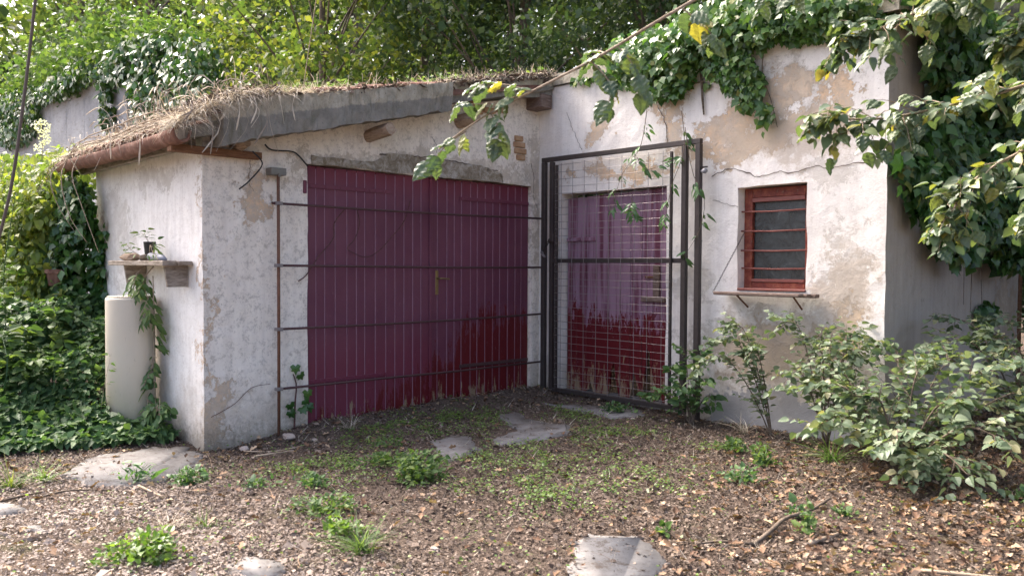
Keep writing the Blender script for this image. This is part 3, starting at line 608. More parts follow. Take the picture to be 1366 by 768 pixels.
planks(gl, 'Y', -2.822, -1.478, 13, -.028, -.06, 2.2, M['paintL']); beads(gl, 'Y', -2.822, -1.478, 13, -.028, .0, 2.18, 1)
gr = mesh('door_leaf', *(lambda m: (m.v, m.f))(MB().box((-.11, -1.45, .02), (-.072, -.14, 2.15))), M['brownwood'], SH); gr['label'] = 'right leaf of the purple plank garage door with a brass handle'
planks(gr, 'Y', -1.468, -.124, 13, -.040, -.02, 2.2, M['paintR'], notch={3: [(.2, .0), (.5, .10), (.8, .0)], 7: [(.3, 0), (.4, .07), (.9, 0)], 10: [(.1, .0), (.5, .06), (.7, .0)]}); beads(gr, 'Y', -1.468, -.124, 13, -.040, .02, 2.18, 1)
part('cover_strip', (-.027, -1.495, .0), (-.012, -1.462, 2.19), M['paintL'], gl)
def strap(parent, y0, y1, z, x, pins):
    m = MB(); m.box((x, y0, z - .018), (x + .007, y1, z + .018), .002)
    for i in range(pins): y = y0 + (y1 - y0) * (i + .5) / pins; m.box((x + .007, y - .008, z - .008), (x + .012, y + .008, z + .008), .002)
    return m
strap(gl, -2.86, -1.95, 2.03, -.027, 6).box((-.03, -2.868, 1.96), (.016, -2.838, 2.07), .004).ob('hinge', M['paintL'], gl)
strap(gl, -2.84, -2.0, .33, -.027, 6).ob('hinge', M['paintL'], gl)
strap(gr, -1.10, -.13, 2.02, -.039, 6).ob('hinge', M['paintR'], gr); strap(gr, -1.10, -.13, .33, -.039, 6).ob('hinge', M['rustbar'], gr)
hd = MB().box((-.040, -1.405, 1.06), (-.032, -1.37, 1.30), .003).tube([(-.03, -1.388, 1.22), (.012, -1.388, 1.22), (.016, -1.36, 1.22), (.014, -1.27, 1.215)], .008, 8).tube([(-.034, -1.388, 1.12), (-.028, -1.388, 1.12)], .007, 8)
hd.ob('handle', M['brass'], gr)
# small plank door in the front wall
sm = mesh('door_leaf', *(lambda m: (m.v, m.f))(MB().box((.36, .13, 1.00), (1.60, .16, 1.86))), M['brownwood'], SH); sm['label'] = 'narrow weathered purple door with a rotten foot behind the gate'
planks(sm, 'X', .345, 1.645, 9, .085, .03, lambda u: 2.065 + .03 * (u - .34), M['paintS'], dirn=-1, gap=.004,
       notch={4: [(.15, .05), (.2, .22), (.55, .34), (.7, .12), (.85, .05)], 6: [(.2, .1), (.3, .3), (.5, .2), (.8, .03)], 7: [(.2, .12), (.55, .5), (.75, .46), (.9, .1)], 2: [(.3, .02), (.5, .1), (.8, .0)], 8: [(.3, .02), (.5, .12), (.8, .0)]})
MB().box((.36, .068, 1.61), (.76, .083, 1.65), .003).box((.36, .076, 1.615), (.55, .062, 1.64), .003).ob('hinge', M['paintS'], sm)
part('batten', (1.50, .055, 1.05), (1.57, .083, 1.36), M['ledge'], sm, .004); MB().box((1.36, .045, 1.005), (1.64, .084, 1.05), .006).ob('batten', M['ledge'], sm)
MB().box((1.40, .06, 1.235), (1.50, .082, 1.255), .003).ob('latch', M['rust'], sm)
part('threshold', (.33, -.02, -.08), (1.70, .24, .035), M['slab'], SH, .01)
# ------------------------------------------------------------ window
wf = MB()
y0, y1 = .11, .17
wf.box((2.456, y0, 1.16), (2.535, y1, 2.035), .004).box((3.03, y0, 1.16), (3.10, y1, 2.035), .004).box((2.536, y0, 1.955), (3.029, y1, 2.035), .004).box((2.536, y0, 1.16), (3.029, y1, 1.215), .004)
wn = wf.ob('window', M['redpaint'], SH); wn['label'] = 'small dusty window in a chipped red frame behind five red bars'
part('sash_rail', (2.537, .10, 1.915), (3.028, .135, 1.952), M['redbar'], wn); part('sash_rail', (2.537, .10, 1.218), (3.028, .135, 1.245), M['redbar'], wn)
part('pane', (2.54, .143, 1.23), (3.025, .150, 1.94), M['glass'], wn, 0)
for z in (1.83, 1.66, 1.49, 1.335):
    MB().tube([(2.44, .07, z + .004), (2.75, .068, z - .004), (3.12, .07, z + .002)], .008, 7).ob('bar', M['redbar'], wn, True)
part('sill', (2.47, -.02, 1.145), (3.10, .108, 1.165), M['redbar'], SH, .004)
# hanging ledge under the window
LE = thing('window_ledge', 'weathered plank ledge hung on two chains below the small red window', 'ledge', (2.8, 0, 1.12))
for i in range(3):
    b0 = -.03 - i * .078; m = MB().box((2.36 + .01 * i, b0 - .074, 1.100 + .004 * i), (3.235 - .03 * i, b0, 1.130 + .003 * i), .006); m.ob('plank', M['ledge'], LE)
MB().tube([(2.56, -.17, 1.106), (2.57, -.005, 1.0)], .008, 6).ob('bracket', M['rust'], LE)
MB().tube([(3.08, -.17, 1.106), (3.07, -.005, 1.0)], .008, 6).ob('bracket', M['rust'], LE)
def chain(name, a, b, parent, mat, link=.026, r=.0028):
    a = Vector(a); b = Vector(b); n = int((b - a).length / (link * .72)); mb = MB(); d = (b - a).normalized(); s1 = d.cross(Vector((0, 0, 1))); s1 = s1.normalized() if s1.length > .01 else Vector((1, 0, 0)); s2 = d.cross(s1)
    for i in range(n):
        c = a.lerp(b, (i + .5) / n); s_ = s1 if i % 2 else s2; mb.tube([c + d * math.cos(t) * link * .5 + s_ * math.sin(t) * link * .3 for t in [2 * math.pi * k / 8 for k in range(9)]], r, 4, cap=False)
    return mb.ob(name, mat, parent)
chain('chain', (2.37, -.24, 1.13), (2.50, .05, 1.66), LE, M['steel'], .022, .002)

# ------------------------------------------------------------ bar grille over the garage doors
GB = thing('bar_grille', 'rusty upright rod and four thin bars across the purple garage doors', 'grille', (.07, -3.142, -.1))
MB().tube([(.085, -3.142, -.12), (.085, -3.141, 1.0), (.085, -3.142, 2.10)], .013, 8).ob('post', M['rust'], GB, True)
MB().box((.0, -3.21, 2.085), (.10, -3.075, 2.145), .004).tube([(.11, -3.142, 2.07), (.11, -3.142, 2.10)], .012, 8).ob('bracket', M['plate'], GB)
for z, z2 in ((1.853, 1.862), (1.341, 1.332), (.814, .826), (.317, .305)):
    MB().tube([(.088, -3.20 if z > 1.8 else -3.15, z), (.075, -2.2, z - .006), (.07, -1.2, (z + z2) / 2 - .01), (.06, .0, z2)], .0105, 8).ob('bar', M['rustbar'], GB, True)
    MB().box((.07, -3.175, z - .014), (.115, -3.115, z + .014), .003).ob('clamp', M['galv'], GB)
# ------------------------------------------------------------ mesh gate in front of the small door
GT = thing('security_gate', 'dark steel frame gate filled with thin wire mesh before the small purple door', 'gate', (1.2, -.12, 0))
def sq(a, b, s, name='post', mat=None, par_=None): 
    h = s / 2; a = Vector(a); b = Vector(b)
    lo = [min(a[i], b[i]) - (h if abs(a[i] - b[i]) < 1e-6 else 0) for i in range(3)]; hi = [max(a[i], b[i]) + (h if abs(a[i] - b[i]) < 1e-6 else 0) for i in range(3)]
    return MB().box(lo, hi, .003).ob(name, mat or M['steel'], par_ or GT)
sq((.195, -.12, -.05), (.195, -.12, 2.445), .05); sq((2.13, -.12, -.1), (2.13, -.12, 2.445), .05); sq((.17, -.12, 2.47), (2.155, -.12, 2.47), .046, 'top_rail')
lf = sq((.315, -.122, .045), (.315, -.122, 2.44), .045, 'gate_leaf'); lf['label'] = 'swinging leaf of the gate'
sq((1.985, -.122, .0), (1.985, -.122, 2.44), .05, 'upright', None, lf); sq((.345, -.123, 1.405), (1.957, -.123, 1.395), .001, 'x', None, lf) if 0 else None
part('mid_rail', (.340, -.145, 1.380), (1.958, -.101, 1.424), M['steel'], lf)
part('bottom_rail', (.340, -.145, .025), (1.958, -.101, .065), M['steel'], lf)
for x in (.42, 1.866): MB().box((x - .011, -.178, .07), (x + .011, -.150, 2.40), .002).ob('upright', M['steel'], lf)
for x in (.5, .66, .82, .98, 1.14, 1.30, 1.46, 1.62, 1.78):
    MB().tube([(x, -.182 + random.uniform(-.003, .003), .07), (x + random.uniform(-.012, .012), -.185 + random.uniform(-.006, .006), random.uniform(.8, 1.6)), (x + random.uniform(-.004, .004), -.182, 2.41)], .0026, 5, cap=False).ob('wire', M['galv'], lf)
z = .11
while z < 2.40:
    MB().tube([(.415, -.187, z + .004), (random.uniform(.8, 1.4), -.190, z + random.uniform(-.009, .007)), (1.872, -.187, z - .004)], .0024, 5, cap=False).ob('wire', M['galv'], lf); z += .0735
LK = thing('chain_lock', 'short looped chain with a dark padlock between the left posts of the mesh gate', 'padlock', (.26, -.16, 1.55))
chain('chain', (.20, -.155, 1.50), (.36, -.17, 1.66), LK, M['steel'], .045, .006); chain('chain', (.19, -.16, 1.50), (.25, -.165, 1.44), LK, M['galv'], .045, .006)
MB().box((.335, -.185, 1.60), (.385, -.155, 1.69), .006).ob('padlock_body', M['steel'], LK)
IN = thing('wire_insulator', 'small pale round wire tightener beside the right post of the mesh gate', 'insulator', (2.175, -.12, 2.20))
MB().tube([(2.155, -.12, 2.2), (2.185, -.12, 2.2), (2.2, -.12, 2.2), (2.215, -.12, 2.2)], [.012, .024, .024, .012], 10).ob('disc', M['porcelain'], IN, True)
MB().tube([(2.16, -.12, 2.235), (2.22, -.12, 2.235)], .008, 6).ob('bolt', M['steel'], IN)

# ------------------------------------------------------------ wires, cable
def loose(name, pts, r, mat, label, cat, n=24, group=None):
    return tag(MB().tube(curve(pts, n), r, 6).ob(name, mat, None, True), label, cat, group)
loose('wire', [(.2, -3.42, 2.24), (.12, -3.3, 2.16), (.10, -3.40, 2.02), (.06, -3.47, 1.95)], .006, M['black'], 'short black wire end dangling beneath the verge beam', 'wire')
loose('wire', [(.05, -3.24, 2.33), (.03, -3.17, 2.295), (.03, -3.0, 2.30), (.03, -2.93, 2.275), (.03, -2.84, 2.19)], .007, M['black'], 'thin black cable tacked to the wall above the left door corner', 'wire')
loose('dead_vine', [(.02, -2.46, 1.85), (.015, -2.57, 1.72), (.01, -2.58, 1.58), (.015, -2.72, 1.43), (.02, -2.79, 1.34), (.02, -2.86, 1.25), (.03, -2.93, 1.21)], .005, M['redstem'], 'dry vine strand hanging down the left side of the garage door', 'vine')
loose('dead_vine', [(.02, -1.75, 1.96), (.01, -1.82, 1.76), (.01, -1.97, 1.60), (.01, -2.1, 1.48), (.01, -2.24, 1.42), (.01, -2.38, 1.46), (.015, -2.44, 1.50), (.01, -2.36, 1.58), (.01, -2.31, 1.72), (.02, -2.34, 1.84)], .004, M['redstem'], 'dry vine loop sagging in the middle of the left garage door leaf', 'vine', 40)
loose('cable', [(-.4, -4.78, 3.45), (-.44, -4.85, 2.72), (-.49, -4.93, 2.01), (-.55, -5.0, 1.60), (-.62, -5.09, 1.2)], .012, M['cable'], 'slack brown cable hanging down at the far left', 'cable')
tag(MB().tube([(.25, -3.0, 2.82), (.5, -3.02, 3.5)], .004, 4).ob('roof_twig', M['stem']), 'lone thin dry stalk leaning above the straw on the roof edge', 'twig')

# ------------------------------------------------------------ shelf, what stands on it, drum
SF = thing('wall_shelf', 'weathered grey plank shelf on two board brackets on the whitewashed end wall', 'shelf', (-.85, YC, 1.34))
MB().box((-1.52, YC - .120, 1.337), (-.17, YC - .01, 1.372), .004).ob('board', M['oldwood'], SF)
MB().box((-1.50, YC - .235, 1.334), (-.20, YC - .123, 1.376), .005).ob('board', M['oldwood'], SF)
for x in (-1.22, -.30): MB().prism([(x, YC - .008, 1.336), (x, YC - .195, 1.336), (x, YC - .17, 1.165), (x, YC - .008, 1.165)], (.025, 0, 0)).ob('bracket', M['oldwood'], SF)
def rock(name, c, r, mat, label, cat, group=None, par_=None, sub=2, k=3., a=.35):
    bm = bmesh.new(); bmesh.ops.create_icosphere(bm, subdivisions=sub, radius=1)
    for v in bm.verts:
        q = v.co * (1 + a * noise.noise(v.co * k * .5 + Vector(c) * 7)); v.co = Vector((c[0] + q.x * r[0], c[1] + q.y * r[1], c[2] + q.z * r[2]))
    me = bpy.data.meshes.new(name); bm.to_mesh(me); bm.free(); me.materials.append(mat); o = bpy.data.objects.new(name, me); col.objects.link(o); par(o, par_); return tag(o, label, cat, group)
rock('driftwood', (-1.27, -3.86, 1.405), (.16, .07, .045), M['log'], 'brown lump of old wood lying on the left end of the wall shelf', 'driftwood')
rock('driftwood', (-.80, -3.88, 1.40), (.07, .06, .04), M['bark'], 'small dark bark chunk under the black pot on the shelf', 'bark')
PT = thing('plant_pot', 'small black pot with a leggy seedling on the wall shelf', 'plant pot', (-.78, -3.87, 1.43))
MB().tube([(-.78, -3.87, 1.425), (-.78, -3.87, 1.45), (-.775, -3.87, 1.53), (-.775, -3.87, 1.535)], [.036, .04, .05, .05], 12).ob('pot', M['pot'], PT)
spray(PT, [[(-.78, -3.87, 1.52), (-.79, -3.89, 1.56), (-.80, -3.9, 1.60)], [(-.82, -3.9, 1.40), (-.95, -3.95, 1.46), (-1.05, -3.97, 1.52)], [(-.70, -3.9, 1.38), (-.6, -3.93, 1.5), (-.48, -3.95, 1.44), (-.36, -3.95, 1.38)]], .004, 6, .10, .055, T_LAN, M['lf_bright'], M['stem'], droop=.2, per=3)
tag(MB().tube([(-.70, -3.9, 1.40), (-.66, -3.9, 1.41), (-.42, -3.90, 1.395), (-.34, -3.9, 1.385)], [.02, .035, .03, .012], 10).ob('hand_tool', M['slate'], None, True), 'grey tapered tool lying on the right half of the wall shelf', 'tool')
DR = thing('drum', 'tall cream plastic drum standing against the end wall below the shelf', 'drum', (-.97, -3.965, .04))
rr = .195
MB().tube([(-.97, -3.965, z_) for z_ in (.02, .03, .06, .40, .72, 1.04, 1.055, 1.06)], [rr * .96, rr, rr, rr * 1.005, rr, rr, rr * .99, rr * .97], 32).ob('drum_body', M['cream'], DR, True)
MB().tube([(-.97, -3.965, 1.06), (-.97, -3.965, 1.075)], rr * .93, 32).ob('lid', M['cream'], DR)
FP = thing('flower_pot', 'small terracotta pot half buried in the climbers left of the end wall', 'flower pot', (-2.62, -4.0, 1.15))
MB().tube([(-2.62, -4.12, 1.13), (-2.62, -4.12, 1.25), (-2.62, -4.12, 1.252), (-2.62, -4.12, 1.29)], [.06, .08, .09, .092], 14).ob('pot', M['terra'], FP)

# ------------------------------------------------------------ concrete patches in the ground
PATCH = [
 ([(.32, -4.84), (-.04, -4.66), (-.27, -4.34), (-.30, -3.98), (-.2, -3.80), (.1, -3.80), (.26, -3.91), (.48, -3.98), (.76, -4.3), (.84, -4.55), (.66, -4.81)], 'large grey concrete apron at the foot of the whitewashed corner'),
 ([(1.28, -2.45), (1.22, -2.23), (1.34, -2.14), (1.68, -2.32), (1.84, -2.58), (1.88, -2.77), (1.63, -2.68)], 'small grey concrete patch in the weeds beside the leafy clump'),
 ([(.89, -1.38), (.86, -1.14), (1.09, -1.27), (1.44, -1.29), (1.62, -1.19), (1.82, -1.51), (1.8, -1.96), (1.74, -2.14), (1.5, -2.04), (1.38, -1.64)], 'grey concrete patch nearest the two doors'),
 ([(3.63, -3.38), (3.61, -3.23), (3.73, -3.08), (3.88, -3.13), (4.01, -3.18), (4.15, -3.4), (4.27, -3.66), (4.1, -3.84), (3.88, -3.65)], 'pale concrete patch at the bottom middle of the yard'),
 ([(.9, -5.47), (.91, -5.32), (1.05, -5.22), (1.23, -5.32), (1.21, -5.52)], 'pale concrete patch at the far left edge of the yard'),
 ([(1.57, -5.36), (1.51, -5.29), (1.56, -5.25), (1.67, -5.31)], 'tiny concrete flake showing in the litter at lower left'),
 ([(2.8, -4.75), (2.76, -4.66), (2.89, -4.61), (3.07, -4.67), (3.03, -4.83)], 'pale concrete patch at the bottom edge left of the grass tuft'),
 ([(.62, -.60), (1.14, -.30), (1.46, -.14), (1.73, -.36), (1.60, -.66), (1.2, -.62)], 'dirty concrete doorstep before the mesh gate')]
def inpoly(x, y, poly):
    x = np.asarray(x); y = np.asarray(y); r = np.zeros(x.shape, bool); n = len(poly)
    for i in range(n):
        (x1, y1), (x2, y2) = poly[i], poly[(i + 1) % n]; c = (y1 > y) != (y2 > y); r ^= c & (x < (x2 - x1) * (y - y1) / (y2 - y1 + 1e-12) + x1)
    return r
for poly, lab in PATCH:
    pts = []; n = len(poly); cx_ = sum(p[0] for p in poly) / n; cy_ = sum(p[1] for p in poly) / n
    for i in range(n):
        a, b = Vector(poly[i]), Vector(poly[(i + 1) % n])
        for j in range(8):
            q = a.lerp(b, j / 8); q = q + Vector(nv((q.x, q.y, 0), 7)[:2]) * .07 + Vector(nv((q.x, q.y, 3), 22)[:2]) * .04; pts.append(q)
    zc = np.mean([g(p[0], p[1]) for p in poly]) + .010
    m = len(pts); V = [(cx_ + (q.x - cx_) * 1.03, cy_ + (q.y - cy_) * 1.03, zc - .05) for q in pts] + [(q.x, q.y, g(q.x, q.y) + .010 + .002 * noise.noise(Vector((q.x * 9, q.y * 9, 0)))) for q in pts]
    Fc = [(j, (j + 1) % m, m + (j + 1) % m, m + j) for j in range(m)] + [tuple(m + j for j in range(m))]
    tag(MB().add(V, Fc).ob('concrete_patch', M['slab'], None, True), lab, 'concrete slab')

# ------------------------------------------------------------ litter, clover, dry grass (nobody could count them)
def scatter(n, x0, x1, y0, y1):
    x = RN.uniform(x0, x1, n); y = RN.uniform(y0, y1, n); q = np.stack([x, y], 1) - np.array(CAM)[:2]; d = q @ np.array([FW.x, FW.y]); s_ = q @ np.array([RT.x, RT.y])
    ok = (d > 2.6) & (np.abs(s_) < .92 * d + .6)
    b = (x < 0) & (y > YC + 0.0) | (y > .0) & (x < XD) | (x < .02) & (y > -3.75)
    return x[ok & ~b], y[ok & ~b]
def onpatch(x, y, grow=1.):
    r = np.zeros(len(x), bool)
    for poly, _ in PATCH: r |= inpoly(x, y, poly)
    return r
x, y = scatter(980000, -2.6, 7.2, -6.6, 3)
d = np.hypot(x - CAM.x, y - CAM.y); keep = RN.random(len(x)) < np.clip(1.3 - d * .10, .25, 1); keep &= ~(onpatch(x, y) & (RN.random(len(x)) > .06))
keep &= RN.random(len(x)) < .35 + .9 * vnoise(x, y, 1.7, 5)
x, y = x[keep], y[keep]; n = len(x)
P = np.stack([x, y, gz(x, y) + RN.uniform(.002, .016, n)], 1)
R = frames(rd(n, .25), np.array([0, 0, 1.]) + RN.normal(0, .55, (n, 3)))
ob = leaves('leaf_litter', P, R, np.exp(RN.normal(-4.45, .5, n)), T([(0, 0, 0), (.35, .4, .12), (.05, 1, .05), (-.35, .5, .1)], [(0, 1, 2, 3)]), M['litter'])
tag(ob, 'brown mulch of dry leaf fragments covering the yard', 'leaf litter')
# bigger fallen leaves, thick on the right
x, y = scatter(60000, -.5, 7.2, -6.6, 3); wgt = .10 + .9 * ss(2.2, 4.3, x + .25 * y) * ss(-5.2, -3.6, y + (x - 4) * .5); wgt = wgt * (.4 + vnoise(x, y, 2.5, 8)) * np.where(onpatch(x, y), .12, 1) + .22 * np.exp(-((x - .15) / .25) ** 2)
keep = RN.random(len(x)) < wgt * .55; x, y = x[keep], y[keep]; n = len(x)
P = np.stack([x, y, gz(x, y) + RN.uniform(.008, .03, n)], 1); R = frames(rd(n, .3), np.array([0, 0, 1.]) + RN.normal(0, .45, (n, 3)))
tag(leaves('fallen_leaves', P, R, RN.uniform(.024, .062, n), T_OAK, M['bigleaf']), 'curled tan and rust fallen leaves, thickest under the shrubs at right', 'fallen leaves')
# twigs
x, y = scatter(3500, -.5, 7, -6.6, 3); x, y = x[:520], y[:520]; n = len(x); P = np.stack([x, y, gz(x, y) + RN.uniform(.006, .02, n)], 1); R = frames(rd(n, .12), np.tile([0, 0, 1.], (n, 1)))
tag(leaves('twig_litter', P, R, RN.uniform(.04, .15, n), T([(-.014, 0, 0), (.014, 0, 0), (.03, .5, .03), (.055, .5, .03), (-.03, 1, .02), (-.015, 1, .02)], [(0, 1, 3, 2), (2, 3, 5, 4)]), M['bigleaf']), 'thin dry twigs and stalks strewn over the yard', 'twigs')
# clover / low weeds
x, y = scatter(340000, -.4, 7, -6.4, 2); c = [(.75, -2.0, .45, .8), (2.5, -2.3, .85, .5), (2.7, -2.9, .5, .3), (2.2, -1.3, .4, .35), (1.3, -3.5, .55, .3), (1.9, -2.9, .3, .3), (3.0, -1.2, .3, .25), (1.2, -.9, .35, .25)]
wgt = np.zeros(len(x))
for a, b, r1, r2 in c: wgt = np.maximum(wgt, np.exp(-((x - a) / r1) ** 2 - ((y - b) / r2) ** 2))
wgt = np.maximum(wgt, .035) * ss(.42, .72, .55 * vnoise(x, y, 3.1, 11) + .55 * vnoise(x, y, 11, 12)) * ~onpatch(x, y); keep = RN.random(len(x)) < wgt; x, y = x[keep], y[keep]; n = len(x)
P = np.stack([x, y, gz(x, y) + RN.uniform(.012, .055, n)], 1); R = frames(rd(n, .25), np.array([0, 0, 1.]) + RN.normal(0, .35, (n, 3)))
tag(leaves('clover', P, R, RN.uniform(.010, .022, n), T([(0, 0, 0), (.4, .35, .05), (.3, .9, 0), (-.3, .9, 0), (-.4, .35, .05)], [(0, 1, 2, 3, 4)]), M['lf_clover']), 'low green clover and chickweed growing in drifts over the soil', 'ground cover')
x, y = scatter(9000, -.4, 7, -6.4, 1); keep = RN.random(len(x)) < .15 + .8 * ss(.5, .7, vnoise(x, y, 1.9, 14)); x, y = x[keep], y[keep]; n = len(x)
P = np.stack([x, y, gz(x, y)], 1); dd = rd(n, .3); dd[:, 2] = np.abs(dd[:, 2]) + .45; R = frames(dd, rd(n))
tag(leaves('dry_grass', P, R, RN.uniform(.03, .11, n), T_BLS, M['straw']), 'sparse bleached grass blades poking out of the litter', 'dry grass')

# ------------------------------------------------------------ roof debris and straw
RB = []
n = 9000; y = RN.uniform(-4.02, .0, n); x = RN.uniform(-2.8, .27, n) ** 1; x = np.where(RN.random(n) < .6, .27 - np.abs(RN.normal(0, .3, n)), x); x = np.clip(x, -2.8, .28)
mound = .10 * ss(-2.9, -3.6, y) + .05 * vnoise(x, y, 5, 3) + .05 * ss(-1.7, -.6, y)
P = np.stack([x, y, np.where(y < -3.5, 2.38 + (y + 3.96) * .56, 2.62 + .205 * (y + 3.55)) + .005 + mound * RN.random(n)], 1); R = frames(rd(n, .4), np.array([0, 0, 1.]) + RN.normal(0, .5, (n, 3)))
tag(leaves('roof_litter', P, R, np.exp(RN.normal(-3.2, .4, n)), TQ, M['litter']), 'dead leaves and humus piled on the low roof', 'leaf litter')
n = 4300; y = -4.1 + np.abs(RN.normal(0, .55, n)); x = RN.uniform(-2.8, .3, n); e = RN.random(n) < .45; x = np.where(e, .30 - np.abs(RN.normal(0, .10, n)), x); y = np.where(e, np.clip(y, -4.05, .0), np.clip(y, -4.08, -3.2))
lowz = np.where(y < -3.55, 2.375 + (y + 3.96) * .56, 2.60 + .205 * (y + 3.55)); P = np.stack([x, y, lowz + .02 + .06 * RN.random(n)], 1)
dd = rd(n, .6); dd[:, 2] = np.abs(dd[:, 2]) * .8 + .12; dd[:, 0] += .25; dd[:, 1] -= .2; R = frames(dd, np.array([0, 0, 1.]) + RN.normal(0, .3, (n, 3)))
tag(leaves('roof_straw', P, R, RN.uniform(.05, .22, n) ** 1., blade(4, .014, .8), M['straw']), 'tangled bleached straw along the gutter and near end of the roof', 'straw')
n = 2600; y = RN.uniform(-3.2, .0, n); x = RN.uniform(-.15, .28, n); P = np.stack([x, y, roofz(y) + .02], 1); dd = rd(n, .5); dd[:, 2] = np.abs(dd[:, 2]) + .3; R = frames(dd, rd(n))
keep = RN.random(n) < .2 + ss(.45, .65, vnoise(x, y, 3, 4)); tag(leaves('roof_grass', P[keep], R[keep], RN.uniform(.04, .16, keep.sum()), blade(3, .02, .6), M['straw']), 'dry grass wisps standing along the top of the verge beam', 'dry grass')
n = 5000; y = RN.uniform(-3.0, .0, n); x = RN.uniform(-1.2, .1, n); k_ = (RN.random(n) < ss(.5, .7, vnoise(x, y, 2.4, 6)) * (.3 + .7 * ss(-2, -.8, y))); x, y = x[k_], y[k_]; n = len(x)
P = np.stack([x, y, roofz(y) + .05 + RN.uniform(0, .10, n)], 1); tag(leaves('roof_weeds', P, frames(rd(n, .3), np.array([0, 0, 1.]) + RN.normal(0, .5, (n, 3))), RN.uniform(.03, .06, n), TQ, M['lf_bright']), 'green weeds rooted in the litter along the roof', 'weeds')
# straw locks hanging over the edge
RS = thing('hanging_straw', 'long dry grass stalks hanging over the near end of gutter and beam', 'straw', (.3, -3.7, 2.5))
for i in range(34):
    if i < 22: x0_, y0_ = .31, random.uniform(-4.02, -3.1)
    else: x0_, y0_ = random.uniform(-2.7, .2), -4.08
    z0_ = roofz(y0_) + .02; ln = random.uniform(.12, .42) * (1.15 if y0_ > -3.9 else 1)
    p = [(x0_ - .03, y0_, z0_), (x0_ + .03, y0_ - .02, z0_ - .03), (x0_ + .05 + random.uniform(-.02, .03), y0_ + random.uniform(-.05, .05), z0_ - ln * .5), (x0_ + .04, y0_ + random.uniform(-.1, .06), z0_ - ln)]
    c = curve(p, 9); MB().tube(c, [.0035, .0035, .003, .003, .0025, .0025, .006, .008, .002] if i % 2 else .003, 4, None if i % 2 else .0015).ob('stalk', M['straw'], RS)
SG = thing('roof_grass_clump', 'tall dead grass stalks with drooping heads standing on the low end of the roof', 'dry grass', (-1, -3.6, 2.5))
for i in range(110):
    x0_ = random.uniform(-2.2, .2); y0_ = random.uniform(-3.95, -3.1); z0_ = (2.39 + (y0_ + 3.96) * .56) if y0_ < -3.55 else roofz(y0_) + .02; hh_ = random.uniform(.10, .30) * (1 if i % 5 else 1.4); lx, ly = random.uniform(-.14, .14), random.uniform(-.12, .12)
    p = [(x0_, y0_, z0_), (x0_ + lx * .3, y0_ + ly * .3, z0_ + hh_ * .6), (x0_ + lx, y0_ + ly, z0_ + hh_), (x0_ + lx * 1.8, y0_ + ly * 1.8, z0_ + hh_ * .78)]
    MB().tube(curve(p, 9), [.0022, .002, .002, .002, .002, .002, .005, .006, .002], 4).ob('stalk', M['straw'], SG)
for i in range(60):
    y0_ = random.uniform(-2.9, -.1); x0_ = random.uniform(-.15, .2); z0_ = roofz(y0_); hh_ = random.uniform(.06, .20); lx, ly = random.uniform(-.08, .08), random.uniform(-.08, .08)
    MB().tube(curve([(x0_, y0_, z0_), (x0_ + lx * .4, y0_ + ly * .4, z0_ + hh_ * .7), (x0_ + lx, y0_ + ly, z0_ + hh_)], 6), [.002, .002, .002, .0025, .004, .001], 4).ob('stalk', M['straw'], SG)
DV = thing('dead_creeper', 'grey woody creeper stems trailing along the gutter at the low end of the roof', 'creeper', (-1.5, -4.1, 2.4))
for i in range(5):
    a = random.uniform(-.03, .06); p = [(.2 - .1 * i, -4.0, 2.50 + a), (-.7 - .1 * i, -4.07 - a, 2.42 + a), (-1.6, -4.1 - a, 2.40 + .03 * (i % 3)), (-2.4, -4.12, 2.36 - .02 * i), (-2.85 - .05 * i, -4.15 - .02 * i, 2.22 - .05 * i)]
    MB().tube([q + nv(q, 3) * .035 for q in curve(p, 26)], .006, 5, .003).ob('stem', M['stem'], DV, True)
for i in range(5):
    xx = -2.6 + i * .35; p = [(xx, -4.1, 2.33), (xx + .05, -4.17, 2.15), (xx + .12, -4.12, 1.9 - .1 * (i % 2)), (xx + .22, -4.0, 1.65 - .1 * (i % 3))]
    if i < 3: MB().tube(curve(p, 14), .006, 5, .003).ob('stem', M['stem'], DV, True)

# ------------------------------------------------------------ ivy and climbers
def ivyplant(name, label, cat, loc, regions, leaf, mat, face, K, tm=T_IVY, far=None, stems=(), spread=.5, down=1., thick=.1, lobes=0):
    """regions: list of (centre, radii, count) filled with hanging leaves"""
    p = thing(name, label, cat, loc); PP = []; 
    for c_, r_, n_ in regions:
        q = rd(n_) * (RN.random((n_, 1)) ** .45) * np.array(r_) + np.array(c_)
        q = q[(vnoise(q[:, 0] + q[:, 1], q[:, 2], 2.6, 9) * .6 + vnoise(q[:, 0] - q[:, 1] * .7, q[:, 2], 7, 4) * .5) > .40]; PP.append(q)
    P = np.concatenate(PP); n = len(P); f = np.array(face, float)
    dd = RN.normal(0, spread, (n, 3)); dd[:, 2] -= down; nn = f[None] + np.array([0, 0, .45]) + RN.normal(0, .4, (n, 3)); R = frames(dd, nn)
    foliage(p, P, R, leaf * np.exp(RN.normal(0, .22, n)), tm, mat, K, far or T_IVYQ)
    for s_ in stems: MB().tube(curve(s_[0], 20), s_[1], 6, s_[1] * .4).ob('stem', M['bark'], p, True)
    return p
